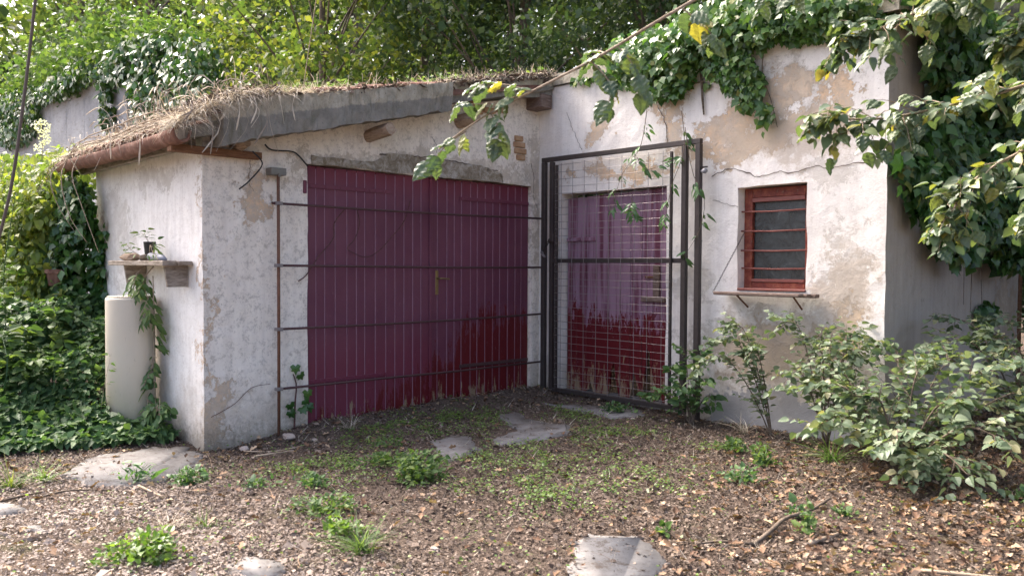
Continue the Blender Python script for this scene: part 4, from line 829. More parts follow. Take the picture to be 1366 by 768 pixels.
# above and over the front wall
ivyplant('ivy', 'glossy green ivy hanging over the top of the front wall', 'ivy', (2.2, -.1, 3.3),
  [((.75, .0, 3.36), (.38, .16, .13), 700), ((1.35, -.08, 3.32), (.50, .22, .24), 1800), ((1.75, -.1, 3.12), (.30, .16, .22), 700), ((2.1, -.1, 3.38), (.50, .25, .25), 2000), ((2.7, -.1, 3.45), (.6, .25, .24), 2200),
   ((3.35, -.05, 3.42), (.5, .25, .20), 1800), ((2.50, -.12, 3.05), (.18, .10, .22), 420), ((2.62, -.10, 2.86), (.15, .06, .22), 230), ((2.74, -.08, 2.62), (.10, .04, .14), 46), ((2.3, -.1, 3.1), (.25, .14, .18), 420), ((1.2, .3, 3.55), (.8, .3, .2), 1300), ((2.6, .4, 3.75), (1.2, .5, .3), 3000),
   ((3.5, .5, 3.85), (.7, .5, .4), 1800), ((3.55, -.06, 3.22), (.2, .1, .12), 160), ((3.3, -.06, 3.27), (.45, .1, .10), 900)],
  .068, M['lf_ivytop'], (.25, -1, 0), 300, stems=[([(2.0, -.03, 3.35), (2.08, -.03, 3.1), (2.1, -.03, 2.86), (2.11, -.02, 2.72)], .018), ([(2.72, -.03, 3.3), (2.7, -.04, 3.0), (2.78, -.03, 2.75), (2.84, -.03, 2.52)], .006), ([(1.85, -.04, 3.2), (2.0, -.04, 3.02), (2.3, -.05, 3.05)], .012)])
# on the shaded side wall
ivyplant('ivy', 'dark mass of ivy covering the upper part of the shaded side wall', 'ivy', (3.9, 1.6, 2.4),
  [((3.95, 1.2, 3.1), (.22, .95, .50), 2100), ((4.0, 2.2, 2.9), (.35, 1.0, .7), 2600), ((3.92, .75, 2.35), (.16, .45, .55), 1100), ((3.95, 1.35, 2.05), (.22, .6, .55), 1600), ((4.0, 2.3, 1.9), (.3, .75, .45), 1500), ((3.9, .42, 2.05), (.12, .25, .3), 320),
   ((3.95, 1.0, 1.62), (.16, .5, .28), 420), ((3.9, .30, 1.95), (.1, .16, .3), 130), ((4.0, 2.2, 1.45), (.16, .4, .16), 150), ((3.8, 2.15, .93), (.05, .28, .13), 70), ((4.0, .3, 3.4), (.3, .5, .2), 500), ((3.84, .05, 2.15), (.08, .1, .25), 50), ((4.1, 3.4, 2.6), (.5, .5, 1.0), 1500)],
  .098, M['lf_ivy'], (1, -.35, 0), 300, stems=[([(3.79, 1.75, 2.0), (3.78, 1.8, 1.5), (3.78, 1.78, .95)], .006), ([(3.79, 1.62, 2.0), (3.78, 1.6, 1.6), (3.78, 1.6, 1.02)], .006), ([(3.79, 2.1, 2.0), (3.78, 2.05, 1.4), (3.78, 2.1, .95)], .005)])
# left: ivy on the far end of the end wall
ivyplant('ivy', 'dark ivy column climbing the far end of the whitewashed end wall', 'ivy', (-2.5, -3.85, .5),
  [((-2.62, -3.95, 1.85), (.36, .16, .40), 1100), ((-2.75, -4.0, 1.15), (.42, .2, .7), 1700), ((-2.40, -3.8, 1.35), (.12, .06, .5), 260), ((-2.28, -3.79, 1.62), (.14, .04, .16), 60), ((-2.35, -3.8, .8), (.14, .07, .4), 220)],
  .088, M['lf_ivy'], (.4, -1, 0), 150)
ivyplant('climbing_vine', 'sunlit yellow green creeper heaped over the bank at the far left', 'creeper', (-4, -4.2, .5),
  [((-3.3, -4.15, 1.9), (.7, .35, .42), 2400), ((-4.3, -4.2, 2.0), (1.2, .6, .6), 3800), ((-3.6, -4.3, 1.2), (1.0, .5, .8), 3400), ((-3.0, -4.25, .8), (.6, .35, .7), 1900), ((-5.8, -4.2, 2.1), (1.2, 1.0, .7), 3000), ((-4.8, -4.5, 1.1), (1.2, .7, .9), 2600), ((-2.9, -4.05, 2.25), (.4, .2, .16), 500), ((-3.8, -3.5, 2.45), (1.0, .6, .22), 1500)],
  .078, M['lf_creeper'], (.5, -.8, .6), 300, tm=T_OV, far=TQ, down=.6)
# bedding plants along the foot of the end wall
BD = thing('periwinkle_bank', 'dense bank of dark green pointed leaves left of the cream drum', 'ground cover plant', (-1.8, -4.4, 0))
n = 26000; x = RN.uniform(-4.5, -.2, n); y = RN.uniform(-5.9, -3.78, n); hh = .80 * ss(-.5, -2.1, x) + .09; pu = ((x - CAM.x) * .686 + (y - CAM.y) * .728) / (-(x - CAM.x) * .727 + (y - CAM.y) * .686); hh = np.where(pu > -.49, np.minimum(hh, .13 + .10 * RN.random(n)), hh)
edge = -4.62 - .20 * (x + 1.0) * (x < -1.0) + .5 * ss(-1.2, -.5, x) + .12 * (vnoise(x, y, 3, 2) - .5)
ok = (x < -.46 + .16 * (vnoise(x, y, 3, 2) - .3)) & ~((np.hypot(x + .97, y + 3.965) < .20)) ; x, y, hh = x[ok], y[ok], hh[ok]; n = len(x)
P = np.stack([x, y, gz(x, y) + hh * (1 - .35 * RN.random(n) ** 2) * (.65 + .5 * vnoise(x, y, 3, 7))], 1); dd = RN.normal(0, .5, (n, 3)); dd[:, 1] -= .5; dd[:, 0] += .35; dd[:, 2] -= .35
foliage(BD, P, frames(dd, np.array([.25, -.3, 1.]) + RN.normal(0, .3, (n, 3))), RN.uniform(.06, .11, n), ovate(.27, .08, .25), M['lf_ground'], 300, TQ)
NT = thing('nettle_clump', 'loose lighter green nettle stalks rising from the bank of leaves at the left edge', 'weed', (-1.7, -4.7, 0))
spray(NT, [[(a, b, .1), (a + random.uniform(-.1, .1), b + random.uniform(-.1, .1), .5), (a + random.uniform(-.2, .2), b + random.uniform(-.15, .15), z_)] for a, b, z_ in ((-1.3, -4.9, .75), (-1.6, -5.1, .95), (-1.9, -4.8, 1.1), (-2.2, -4.7, 1.25), (-1.5, -4.6, .8), (-2.4, -4.5, 1.3), (-1.1, -4.55, .55), (-2.0, -5.2, 1.1), (-.9, -5.0, .4), (-1.75, -4.35, .95))], .006, 13, .12, .085, T_OV, M['lf_bright'], M['lf_vine'], K=150, droop=.3, per=4, start=.3)
# vine over the drum
VD = thing('trailing_vine', 'bright green trailing plant running down beside the cream drum from the shelf', 'vine', (-.85, -3.85, .1))
spray(VD, [[(-.72, -3.86, 1.33), (-.78, -3.92, 1.2), (-.70, -3.90, 1.0), (-.70, -3.92, .92)], [(-.68, -3.88, 1.25), (-.72, -3.86, .9), (-.76, -3.85, .6), (-.72, -3.86, .3), (-.60, -3.88, .05)], [(-.9, -3.9, 1.3), (-.86, -3.98, 1.22), (-.84, -3.97, 1.1)]], .005, 11, .13, .085, T_LAN, M['lf_bright'], M['stem'], K=60, droop=.7, per=5, face=(.3, -.8, .2))
spray(VD, [[(-.72, -3.86, .6), (-.75, -3.9, .3), (-.62, -3.95, .02)], [(-.6, -3.86, .25), (-.5, -3.9, .15), (-.42, -3.95, .0)]], .004, 12, .12, .06, T_OV, M['lf_ground'], M['stem'], K=40, droop=.5, per=5, face=(.3, -.8, .2))
spray(VD, [[(-.95, -4.22, .05), (-.86, -4.22, .3), (-.72, -4.2, .62)]], .003, 8, .06, .05, T_LAN, M['lf_bright'], M['stem'], droop=.5, per=3)
# vine in the gate mesh
VG = thing('passion_vine', 'thin dark green vine threaded through the top right of the mesh gate', 'vine', (1.9, -.2, 1.4))
spray(VG, [[(1.62, -.2, 2.9), (1.58, -.21, 2.6), (1.52, -.22, 2.42), (1.35, -.22, 2.25), (1.26, -.22, 2.05), (1.24, -.22, 1.92)], [(1.5, -.21, 2.38), (1.62, -.21, 2.25), (1.9, -.2, 2.32)], [(1.98, -.18, 2.75), (2.02, -.19, 2.4), (1.9, -.2, 2.1), (1.84, -.2, 1.85), (1.8, -.2, 1.7)], [(2.02, -.18, 2.6), (2.1, -.18, 2.2), (2.22, -.16, 1.95), (2.18, -.16, 1.7), (2.1, -.17, 1.55), (1.98, -.17, 1.4)], [(1.45, -.22, 2.0), (1.48, -.22, 1.9), (1.5, -.22, 1.82)]],
      .004, 8, .07, .075, T_LAN, M['lf_vine'], M['bark'], K=120, droop=.7, per=4, start=.05, face=(.1, -1, 0))
VW = thing('small_vine', 'little ivy sprout with brown leaves at the left foot of the garage door', 'vine', (.04, -2.95, 0))
MB().tube(curve([(.05, -2.98, -.1), (.04, -2.97, .15), (.03, -2.95, .32), (.03, -2.98, .42)], 8), .009, 5, .005).ob('stem', M['redstem'], VW, True)
P = np.array([(.05, -2.93, .42), (.05, -2.97, .50), (.06, -2.9, .2), (.07, -2.86, .16), (.06, -2.92, .14), (.06, -3.03, .18), (.07, -2.87, .28), (.06, -3.03, .12)]); foliage(VW, P, frames(np.array([[.1, .3, -.8]] * 8) + RN.normal(0, .3, (8, 3)), np.array([[1., -.4, .3]] * 8)), .09, T_IVY, M['lf_ivy'], 8)
loose('dead_vine', [(.02, -3.69, .14), (.015, -3.5, .22), (.02, -3.35, .34), (.05, -3.2, .36)], .0022, M['redstem'], 'dry runner creeping up to the foot of the rusty upright rod', 'vine')
# tall stalk on the left
GS = thing('tall_weed', 'tall pale green weed stalk with arching narrow leaves before the left climbers', 'weed', (-1.75, -4.75, .1))
c = curve([(-1.75, -4.75, .1), (-1.8, -4.72, .8), (-1.78, -4.73, 1.3), (-1.66, -4.66, 1.95)], 20); MB().tube(c, .007, 5, .003).ob('stem', M['lf_bright'], GS, True)
P = []; D = []
for i in range(70):
    t = 3 + 16 * i / 70; a = int(t); p = c[min(a, 18)].lerp(c[min(a + 1, 19)], t - a); an = i * 2.4; P.append(p[:]); D.append((math.cos(an), math.sin(an), .45))
foliage(GS, np.array(P), frames(np.array(D), np.tile([0, 0, 1.], (70, 1)) + RN.normal(0, .1, (70, 3))), np.linspace(.15, .05, 70), ovate(.10, .03, .55), M['lf_bright'], 70)
FL = thing('flower_stalk', 'white flower heads on a thin stalk above the left climbers', 'flower', (-3.9, -4.0, 2.0))
MB().tube([(-3.6, -4.0, 1.8), (-3.55, -4.0, 2.45), (-3.5, -4.0, 2.74)], .006, 5, .003).ob('stem', M['stem'], FL)
n = 260; P = np.concatenate([rd(130) * .07 + np.array((-3.50, -4.0, 2.80)), rd(80) * .05 + np.array((-3.42, -4.0, 2.66)), rd(50) * .04 + np.array((-3.68, -4.0, 2.6))]); leaves('flower_head', P, frames(rd(n), rd(n)), .025, TQ, M['flower'], FL)

# ------------------------------------------------------------ shrubs at right, hazel overhead
def arch(base, tip, h, n=4): 
    b, t = Vector(base), Vector(tip); return [b, b.lerp(t, .3) + Vector((0, 0, h * .8)), b.lerp(t, .65) + Vector((0, 0, h)), t]
S1 = thing('elm_shrub', 'leafy pale green shrub with a forked woody stem on the litter at right', 'shrub', (4.21, -.86, 0))
st = []
B1 = (4.21, -.86, -.05)
for tip, h in (((3.7, -.9, .55), .28), ((3.85, -1.35, .33), .25), ((4.0, -.4, .75), .28), ((4.35, -.3, .75), .25), ((4.6, -.95, .52), .28), ((4.75, -.6, .72), .30), ((4.4, -1.4, .30), .30), ((3.45, -.5, .75), .2), ((4.9, -1.1, .35), .3), ((5.05, -.5, .6), .3), ((4.75, -1.25, .15), .25), ((4.55, -1.3, .12), .2), ((3.75, -.6, .3), .2), ((4.05, -1.0, .45), .35), ((4.3, -.75, .7), .3)):
    st.append(arch(B1, tip, h * .6))
spray(S1, st, .010, 17, .32, .062, T_OV, M['lf_shrub'], M['bark'], K=300, droop=.25, per=8)
S2 = thing('wall_shrub', 'thin arching shrub in front of the plinth between gate and corner', 'shrub', (2.95, -.35, 0))
st = [arch((3.0 + (.45 if t_[0] > 3.1 else 0), -.33, -.05), t_, .30) for t_ in ((2.62, -.4, .85), (2.85, -.5, .66), (3.15, -.45, .92), (3.35, -.3, .80), (2.45, -.6, .50), (3.5, -.55, .62), (3.3, -.75, .45), (3.65, -.2, .82), (3.75, -.45, .7), (3.7, -.75, .5), (3.9, -.4, .75), (2.55, -.45, .7))]
spray(S2, st, .006, 17, .26, .052, T_OV, M['lf_shrub'], M['bark'], K=250, droop=.2, per=7)
S3 = thing('wall_shrub', 'bushy shrub at the right edge against the shaded side wall', 'shrub', (4.7, .4, 0))
st = [arch((4.7, .3, -.05), t_, .3) for t_ in ((4.4, .2, .85), (4.1, .1, .8), (4.0, .5, .95), (4.9, .5, .9), (5.2, .2, .85), (4.6, 0, .75), (4.3, .8, .95), (5.1, -.2, .6), (4.0, -.1, .6))]
spray(S3, st, .009, 17, .32, .06, T_OV, M['lf_shrub'], M['bark'], K=150, droop=.2, per=7)
S4 = thing('gate_shrub', 'small blue green bush growing at the right foot of the mesh gate', 'shrub', (2.15, -.3, 0))
st = [arch((2.2, -.3, -.05), t_, .12) for t_ in ((2.0, -.35, .42), (2.1, -.28, .62), (2.3, -.3, .6), (2.4, -.35, .35), (1.8, -.4, .18), (2.2, -.5, .3), (1.95, -.5, .2), (2.45, -.3, .2))]
spray(S4, st, .006, 8, .16, .06, T_OV, M['lf_ground'], M['bark'], K=120, droop=.3, per=6)

HZ = thing('hazel_tree', 'hazel tree at the right with long leafy branches reaching over the yard and front wall', 'tree', (6.9, .6, 0))
MB().tube(curve([(6.9, .6, -.1), (6.8, .4, 1.2), (6.6, .2, 2.4), (6.5, .0, 4.0), (6.7, -.2, 6.0)], 16), .11, 10, .05, jit=.06).ob('trunk', M['bark'], HZ, True)
b1 = [(6.6, .2, 2.6), (6.1, -1.6, 3.1), (5.3, -2.6, 3.05), (4.53, -3.08, 2.71), (4.22, -3.42, 2.46), (3.93, -3.58, 2.29), (3.64, -3.75, 2.14), (3.46, -3.88, 2.03), (3.28, -3.98, 1.90)]
MB().tube(curve(b1, 40), .011, 8, .0035).ob('limb', M['stem'], HZ, True)
# leafy shoots on the long branch (position along it, direction)
sh = [[(4.42, -3.18, 2.62), (4.25, -3.2, 2.70), (4.1, -3.15, 2.72)], [(4.25, -3.40, 2.47), (4.3, -3.3, 2.40), (4.32, -3.25, 2.34)], [(4.0, -3.54, 2.33), (4.06, -3.50, 2.24), (4.08, -3.46, 2.13)], [(3.95, -3.56, 2.3), (3.86, -3.5, 2.34), (3.78, -3.45, 2.33)],
      [(3.90, -3.6, 2.27), (3.98, -3.56, 2.16), (3.96, -3.56, 2.05)], [(3.66, -3.74, 2.15), (3.55, -3.8, 2.19), (3.42, -3.85, 2.20)], [(3.6, -3.78, 2.13), (3.5, -3.86, 2.10), (3.38, -3.92, 2.11)], [(3.5, -3.85, 2.06), (3.56, -3.85, 1.98), (3.55, -3.85, 1.92)], [(3.40, -3.91, 1.98), (3.32, -3.96, 1.92), (3.26, -4.0, 1.84)], [(4.6, -3.0, 2.75), (4.4, -2.9, 2.68), (4.3, -2.85, 2.58)], [(4.5, -3.05, 2.7), (4.6, -3.1, 2.60), (4.62, -3.12, 2.5)]]
def shoots(parent, st, leaf, per, K, mat, tm=T_HZ, spreadz=-.35, bark=None, r=.004, jit=.06):
    P = []; D = []; Nn = []; S = []
    for s_ in st:
        c = curve(s_, 10); MB().tube(c, r, 5, r * .4).ob('shoot', bark or M['stem'], parent, True)
        for j in range(per):
            t = .05 + .93 * j / max(1, per - 1); a = min(int(t * 9), 8); p = c[a].lerp(c[a + 1], t * 9 - a); d = (c[a + 1] - c[a]).normalized(); side = d.cross(Vector((0, 0, 1)))
            side = side.normalized() if side.length > .05 else Vector((1, 0, 0)); sg = 1 if j % 2 else -1
            dd = (d * .5 + side * sg * random.uniform(.5, 1.) + Vector((random.gauss(0, .25), random.gauss(0, .25), spreadz + random.gauss(0, .25)))).normalized()
            P.append((p + dd * .015)[:]); D.append(dd[:]); Nn.append((random.gauss(.1, .4), random.gauss(-.3, .4), 1)); S.append(leaf * random.uniform(.65, 1.2))
    foliage(parent, np.array(P), frames(np.array(D), np.array(Nn)), np.array(S), tm, mat, K, far=T_OV)
shoots(HZ, sh, .100, 9, 99, M['lf_hazel'])
# heavy branches entering at the right
b2 = [[(6.6, .2, 2.4), (6.0, -.6, 2.5), (5.4, -1.2, 2.42), (4.92, -1.75, 2.22), (4.56, -2.02, 2.13), (4.28, -2.18, 2.15)], [(6.6, .2, 2.9), (6.0, -1.0, 3.1), (5.3, -1.9, 2.95), (4.83, -2.18, 2.62), (4.5, -2.4, 2.46)], [(6.6, .2, 2.2), (6.0, -.4, 2.3), (5.3, -1.0, 2.15), (4.85, -1.5, 1.85), (4.72, -1.6, 1.55)],
      [(6.55, .1, 3.2), (5.9, -1.4, 3.3), (5.2, -2.4, 3.1), (4.7, -2.9, 2.85)], [(6.6, .2, 2.2), (6.1, -.2, 2.3), (5.6, -.6, 2.2), (5.2, -1.0, 1.9), (5.05, -1.2, 1.6)], [(6.6, .2, 2.7), (6.1, -.8, 2.8), (5.5, -1.6, 2.7), (5.1, -2.0, 2.4)]]
for b in b2: MB().tube(curve(b, 24), .016, 7, .004).ob('limb', M['stem'], HZ, True)
st = []
for b in b2:
    c = curve(b, 30)
    for i in range(10, 30):
        for k_ in range(3):
            p = c[i]; d = Vector((random.uniform(-.5, .25), random.uniform(-.5, .25), random.uniform(-.55, .25))); 
            if i > 26: d *= .55
            st.append([p, p + d * .25 + Vector((0, 0, .02)), p + d * .42])
shoots(HZ, st, .080, 6, 200, M['lf_hazel'], r=.003)
# the rest of its crown, above the frame
def crown(parent, clusters, leaf, tm, mat, sx=.32, name='foliage', K=0, flatten=.7):
    PP = []
    for c_, r_, n_ in clusters:
        q = RN.normal(0, 1, (n_, 3)) * np.array([r_, r_, r_ * flatten]) * .5 + np.array(c_); PP.append(q)
    P = np.concatenate(PP); n = len(P); dd = rd(n); dd[:, 2] -= .35; nn = np.array([0, 0, .8]) + RN.normal(0, .6, (n, 3))
    return foliage(parent, P, frames(dd, nn), leaf * np.exp(RN.normal(0, .25, n)), tm, mat, K, name=name)
cl = [((random.uniform(4.6, 9), random.uniform(-4.2, 2.5), random.uniform(3.6, 6.5)), random.uniform(.5, 1.0), 170) for _ in range(46)]
crown(HZ, cl, .11, TQ, M['lf_hazel'])
for c_, _, _ in cl[::3]: MB().tube(curve([(6.55, .0, random.uniform(2.5, 4.5)), ((6.5 + c_[0]) / 2, c_[1] / 2, c_[2] - .4), c_], 8), .03, 5, .006).ob('limb', M['bark'], HZ, True)

# ------------------------------------------------------------ weeds and sticks in the yard
def clump(x, y, r, h, n, leaf, mat, label, tm=T_OV, K=60, name='weed_clump', cat='weed'):
    n = int(n * 1.7); r = r * 1.12
    p = thing(name, label, cat, (x, y, g(x, y))); q = rd(n) * (RN.random((n, 1)) ** .5) * np.array([r, r, h]); q[:, 2] = np.abs(q[:, 2]); q[:, :2] *= (1 + 1.3 * (vnoise(q[:, 0] + x, q[:, 1] + y, 14, 3)[:, None] - .5))
    P = q + np.array([x, y, 0]); P[:, 2] += gz(P[:, 0], P[:, 1]) + .01; dd = q.copy(); dd[:, 2] = .08; dd += RN.normal(0, .12, (n, 3)); 
    foliage(p, P, frames(dd + 1e-4, np.array([0, -.1, 1.]) + RN.normal(0, .35, (n, 3))), leaf * .62 * np.exp(RN.normal(0, .35, n)), tm, mat, K)
    mb = MB()
    for _ in range(9): a = random.uniform(0, 6.28); mb.tube([(x, y, g(x, y) - .01), (x + math.cos(a) * r * .4, y + math.sin(a) * r * .4, g(x, y) + h * .5), (x + math.cos(a) * r * .8, y + math.sin(a) * r * .8, g(x, y) + h * .7)], .003, 4, .0015)
    mb.ob('stems', M['lf_vine'], p, kind='stuff'); return p
clump(2.10, -3.22, .17, .20, 260, .050, M['lf_bright'], 'bushy bright green clump beside the small concrete patch', K=120)
clump(2.33, -4.02, .20, .10, 200, .040, M['lf_bright'], 'low spreading green weed in the centre foreground')
clump(2.36, -5.02, .17, .12, 260, .045, M['lf_clover'], 'round light green clump at the bottom left of the yard', K=120)
clump(1.06, -4.28, .13, .13, 130, .045, M['lf_ground'], 'dark green tuft at the right tip of the corner apron')
clump(1.75, -3.78, .12, .07, 90, .040, M['lf_ground'], 'dark green weed halfway between corner and centre clump')
clump(1.45, -4.02, .10, .06, 70, .035, M['lf_ground'], 'flat little green weed right of the corner tuft')
clump(1.65, -3.15, .22, .07, 240, .035, M['lf_bright'], 'wide low green mat in front of the garage door')
clump(2.72, -4.16, .12, .10, 90, .045, M['lf_clover'], 'pale soft weed beside the grass tuft')
clump(.72, -4.50, .10, .16, 36, .075, M['lf_vine'], 'thin leggy weed sprouting from the corner apron', tm=T_LAN)
clump(1.12, -2.75, .14, .06, 90, .032, M['lf_bright'], 'small green mat before the left garage leaf')
clump(3.05, -1.0, .13, .10, 90, .05, M['lf_bright'], 'green sprig in the brown litter below the plinth')
clump(3.45, -1.25, .11, .16, 90, .045, M['lf_bright'], 'upright green weed left of the shrub stem')
clump(3.55, -1.68, .12, .09, 90, .042, M['lf_ground'], 'blue green weed in the litter left of the shrub')
clump(4.36, -2.42, .05, .16, 26, .055, M['lf_bright'], 'single leafy seedling next to the short stick')
clump(4.18, -2.18, .05, .08, 16, .05, M['lf_ground'], 'tiny blue green seedling on the fallen branch')
clump(4.35, -2.0, .07, .05, 26, .04, M['lf_bright'], 'tiny rosette above the fallen branch')
clump(3.85, -2.95, .05, .05, 18, .045, M['lf_bright'], 'tiny green sprout above the bottom concrete patch')
clump(5.0, -1.0, .1, .1, 50, .05, M['lf_ground'], 'low green weed at the right edge under the shrub')
clump(1.45, -.42, .14, .09, 80, .045, M['lf_ground'], 'low weed at the foot of the mesh gate')
def tuft(x, y, n, L, mat, label, lean=.8):
    z = g(x, y); P = np.stack([x + RN.normal(0, .025, n), y + RN.normal(0, .025, n), np.full(n, z)], 1); dd = rd(n, 1); dd[:, 2] = np.abs(dd[:, 2]) + lean; p = thing('grass_tuft', label, 'grass', (x, y, z))
    foliage(p, P, frames(dd, np.array([0, 0, 1.]) + RN.normal(0, .3, (n, 3))), RN.uniform(.5, 1, n) * L, blade(5, .022, .8), mat, min(n, 60), name='blades', single='grass_blade')
tuft(2.98, -4.22, 90, .22, M['lf_bright'], 'arching light green grass tuft at the bottom centre left')
tuft(.52, -5.18, 60, .22, M['lf_yellow'], 'yellow green grass tuft at the far left edge')
tuft(.45, -4.98, 50, .20, M['lf_clover'], 'grass tuft between the bank of leaves and the concrete apron')
tuft(1.95, -4.75, 40, .14, M['straw'], 'dry straw coloured grass tuft above the bottom left clump')
tuft(2.05, -4.60, 34, .12, M['lf_clover'], 'thin green grass tuft behind the straw coloured one')
tuft(.35, -2.62, 60, .16, M['straw'], 'dead grass tuft against the garage door foot')
tuft(2.75, -.35, 30, .22, M['straw'], 'dry upright grass beside the gate bush', 1.2)
tuft(3.7, -.75, 60, .3, M['lf_clover'], 'soft green grass under the shrub', .4)
def stick(pts, r, label, mat='bark'):
    P = [(a, b, g(a, b) + c_) for a, b, c_ in pts]; return tag(MB().tube(curve(P, 12), r, 7, r * .55, jit=.1).ob('stick', M[mat], None, True), label, 'stick')
stick([(4.24, -2.74, .01), (4.22, -2.51, .03), (4.19, -2.32, .035), (4.22, -2.12, .03), (4.22, -1.88, .05)], .014, 'longest dark fallen branch on the litter at lower right')
stick([(4.24, -2.74, .02), (4.12, -2.86, .015), (4.05, -2.95, .01)], .009, 'thin fork continuing the fallen branch to the left')
stick([(4.44, -2.54, .015), (4.5, -2.37, .025)], .014, 'short pale broken stick right of the fallen branch', 'stem')
stick([(4.96, -2.52, .02), (5.14, -2.45, .03), (5.3, -2.4, .03)], .010, 'pale stick at the bottom right edge', 'stem')
stick([(.94, -4.56, .02), (1.34, -4.56, .02)], .008, 'straight pale stick in front of the corner apron', 'stem')
stick([(.93, -5.15, .015), (.85, -4.95, .02), (.94, -4.72, .02)], .007, 'thin dark stick left of the corner apron')
stick([(.89, -5.32, .015), (.83, -5.19, .02), (.78, -5.06, .02)], .008, 'dark twig above the far left concrete patch')
stick([(3.1, -2.4, .02), (3.3, -2.55, .02), (3.5, -2.5, .02)], .005, 'thin curved twig in the middle of the yard')
stick([(.30, -3.55, .03), (.5, -3.4, .02), (.62, -3.2, .02)], .006, 'pale cane lying along the left wall foot', 'stem')
stick([(.62, -3.62, .03), (.72, -3.35, .03)], .008, 'short cane lying in front of the left wall', 'stem')
for (x, y, s_, lab) in ((.27, -3.15, .07, 'flat pinkish tile shard leaning at the foot of the rusty rod'), (.2, -3.5, .05, 'small stone at the left wall foot'), (.42, -3.0, .03, 'pebble before the garage door edge'), (1.75, -.55, .025, 'small white stone on the gate doorstep'), (3.22, -3.95, .028, 'round pale pebble in the foreground soil')):
    rock('stone', (x, y, g(x, y) + s_ * .35), (s_, s_ * .7, s_ * .45), M['stone'], lab, 'stone')

# ------------------------------------------------------------ behind: retaining wall, bushes and trees
RWL = thing('retaining_wall', 'tall grey concrete retaining wall behind the left end of the roof', 'wall', (-14, 0, 0))
m = MB()
for i in range(9):
    m = MB().box((-26 + i * 1.5, -.15, -.3), (-24.51 + i * 1.5, .2, 5.70 + (.0 if i % 2 else .01)), .01); m.ob('panel', M['retain'], RWL)
ivyplant('ivy', 'dark ivy draped over the top of the concrete retaining wall', 'ivy', (-15, -.2, 5.3),
  [((-22, -.35, 5.9), (4.0, .3, .55), 3600), ((-21.5, -.3, 5.3), (2.6, .3, .5), 2200), ((-16.2, -.35, 5.85), (3.0, .3, .30), 1900), ((-12.0, -.3, 5.6), (2.2, .3, .45), 2600), ((-10.6, -.3, 4.9), (1.1, .3, .9), 2600), ((-13.3, -.3, 5.0), (.28, .2, .8), 420), ((-9.0, -.2, 4.8), (1.2, .4, .8), 1700)],
  .14, M['lf_ivy'], (.3, -1, .2), 0, far=TQ)
BB = thing('bright_bush', 'fluffy bright green bush spilling over the retaining wall at the upper left', 'bush', (-19, .5, 5))
crown(BB, [((-21.5 + i * .9, .3 + .3 * (i % 2), 6.5 + .35 * math.sin(i * 1.7)), 1.0, 1300) for i in range(9)] + [((-14.5 + i * .9, .2, 6.0), .7, 600) for i in range(5)], .13, TQ, M['lf_bright'])
MB().tube(curve([(-17, 1.2, 4.6), (-17, .8, 5.5), (-17, .4, 6.3)], 6), .07, 6, .02).ob('stem', M['bark'], BB)

def tree(name, label, base, h, r, mat, nclu, per, leaf, z0=1.5, tr=.16, lean=(0, 0), crownr=1., group=None):
    p = thing(name, label, 'tree', base, group); b = Vector(base); top = b + Vector((lean[0], lean[1], h))
    tk = [b + Vector((0, 0, -.2)), b.lerp(top, .3) + Vector((random.uniform(-.3, .3), random.uniform(-.3, .3), 0)), b.lerp(top, .65) + Vector((random.uniform(-.3, .3), random.uniform(-.3, .3), 0)), top]
    c = curve(tk, 16); MB().tube(c, tr, 9, tr * .25, jit=.05).ob('trunk', M['bark'], p, True)
    cl = []
    for i in range(nclu):
        a = random.uniform(0, 6.28); zz = random.uniform(z0, h); t = zz / h; rr_ = r * math.sin(math.pi * min(1, .25 + .72 * (zz - z0) / (h - z0))) * random.uniform(.35, 1.05)
        q = c[min(15, int(t * 15))] ; cc = Vector((q.x + math.cos(a) * rr_, q.y + math.sin(a) * rr_, b.z + zz)); cl.append((tuple(cc), random.uniform(.5, .95) * crownr, int(per * random.uniform(.6, 1.4))))
        if i % 2 == 0: s_ = c[max(1, int((t - .18) * 15))]; MB().tube(curve([s_, s_.lerp(cc, .5) + Vector((0, 0, .15)), cc], 6), tr * .22, 5, .01).ob('limb', M['bark'], p, True)
    crown(p, cl, leaf, TQ, mat); return p
tree('woodland_tree', 'dark green tree at the far upper left', (-26, 2.5, 4.6), 12, 3.6, M['lf_dark'], 44, 230, .17, 0.5, .22)
tree('woodland_tree', 'open green tree behind the retaining wall with ivy wrapped trunk', (-19.5, 3.0, 4.6), 11, 3.2, M['lf_forest'], 34, 190, .15, 0.5, .2)
tree('woodland_tree', 'light green airy tree behind the straw end of the roof', (-14.5, 3.6, 4.6), 9, 3.0, M['lf_forest'], 36, 200, .13, .3, .16)
tree('woodland_tree', 'mid green airy tree left of the yellow one', (-12.0, 5.5, 0), 13, 3.2, M['lf_forest'], 44, 200, .13, 3.0, .18)
tree('maple_tree', 'yellow green maple just behind the concrete verge beam', (-6.6, 1.3, 0), 8.5, 2.2, M['lf_yellow'], 48, 230, .12, 2.2, .11, crownr=.9)
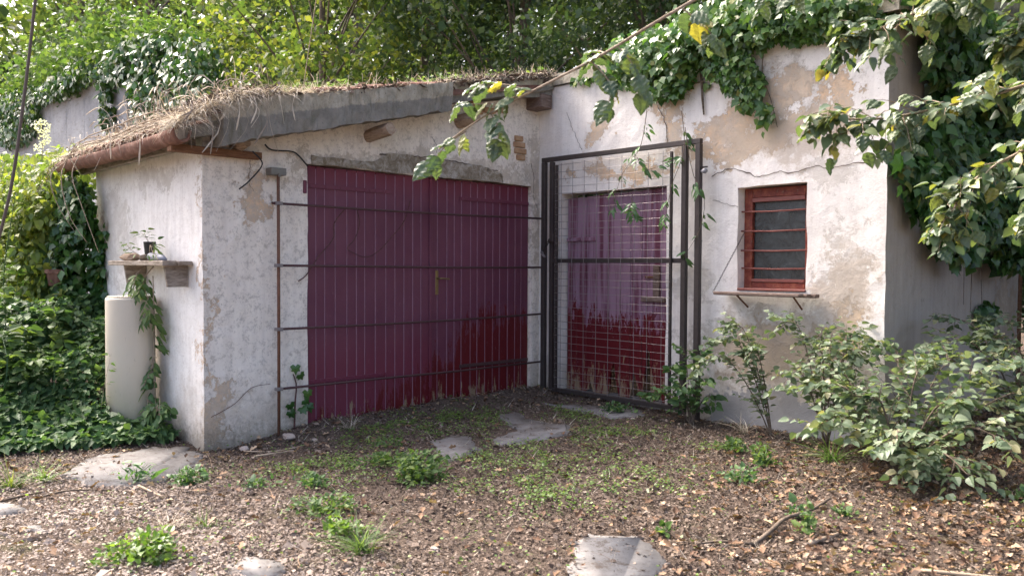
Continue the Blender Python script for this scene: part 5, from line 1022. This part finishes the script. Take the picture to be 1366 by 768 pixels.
tree('woodland_tree', 'green tree between the yellow maple and the dark thicket', (-7.5, 3.9, 0), 11, 2.6, M['lf_forest'], 50, 260, .12, 2.2, .15)
tree('thicket_tree', 'dark evergreen behind the middle of the roof', (-4.3, 3.9, 0), 9, 2.3, M['lf_dark'], 60, 300, .105, 2.4, .14)
tree('thicket_tree', 'dark evergreen with bare stems behind the roof near the inner corner', (-2.3, 4.9, 0), 9.5, 2.3, M['lf_dark'], 60, 300, .105, 2.8, .15)
tree('thicket_tree', 'dark evergreen rising behind the ivy of the front wall', (.1, 5.7, 0), 9.5, 2.3, M['lf_dark'], 60, 300, .105, 3.2, .15)
tree('thicket_tree', 'dark evergreen behind the right end of the building', (2.3, 5.6, 0), 9, 2.2, M['lf_dark'], 60, 300, .105, 2.0, .14)
tree('thicket_tree', 'dark evergreen beyond the shaded side wall', (4.4, 5.0, 0), 8, 2.0, M['lf_dark'], 60, 300, .105, .6, .13)
tree('thicket_tree', 'dark evergreen beyond the right edge of the yard', (6.4, 3.6, 0), 7, 1.9, M['lf_dark'], 50, 280, .105, .5, .13)
# far wood that reads as one mass
n = 120000; a = RN.uniform(-.75, .75, n); dist = RN.uniform(30, 46, n); base = np.array([FW.x, FW.y])[None] * dist[:, None] + np.array([RT.x, RT.y])[None] * (a * dist)[:, None]
x = CAM.x + base[:, 0]; y = CAM.y + base[:, 1]; z = 17 * RN.random(n) ** 1.0 + 0; lim = 10 + 6 * vnoise(x, y, .12, 3) + 5 * (a > -.35); k_ = (z < lim) & (vnoise(a * 60, z, .55, 5) + .5 * vnoise(a * 200, z * 3, .6, 6) > .34)
P = np.stack([x, y, z], 1)[k_]; n = len(P)
tag(leaves('far_woods', P, frames(rd(n), np.array([0, 0, .6]) + RN.normal(0, .6, (n, 3))), RN.uniform(.3, .6, n), TQ, M['lf_forest']), 'distant woodland seen as one green mass through the trees', 'woodland')
# door post beyond the side wall
tag(MB().box((3.5, 3.45, -.1), (3.72, 3.56, 1.9), .01).ob('wooden_post', M['brownwood']), 'reddish brown post standing past the far end of the shaded side wall', 'post')
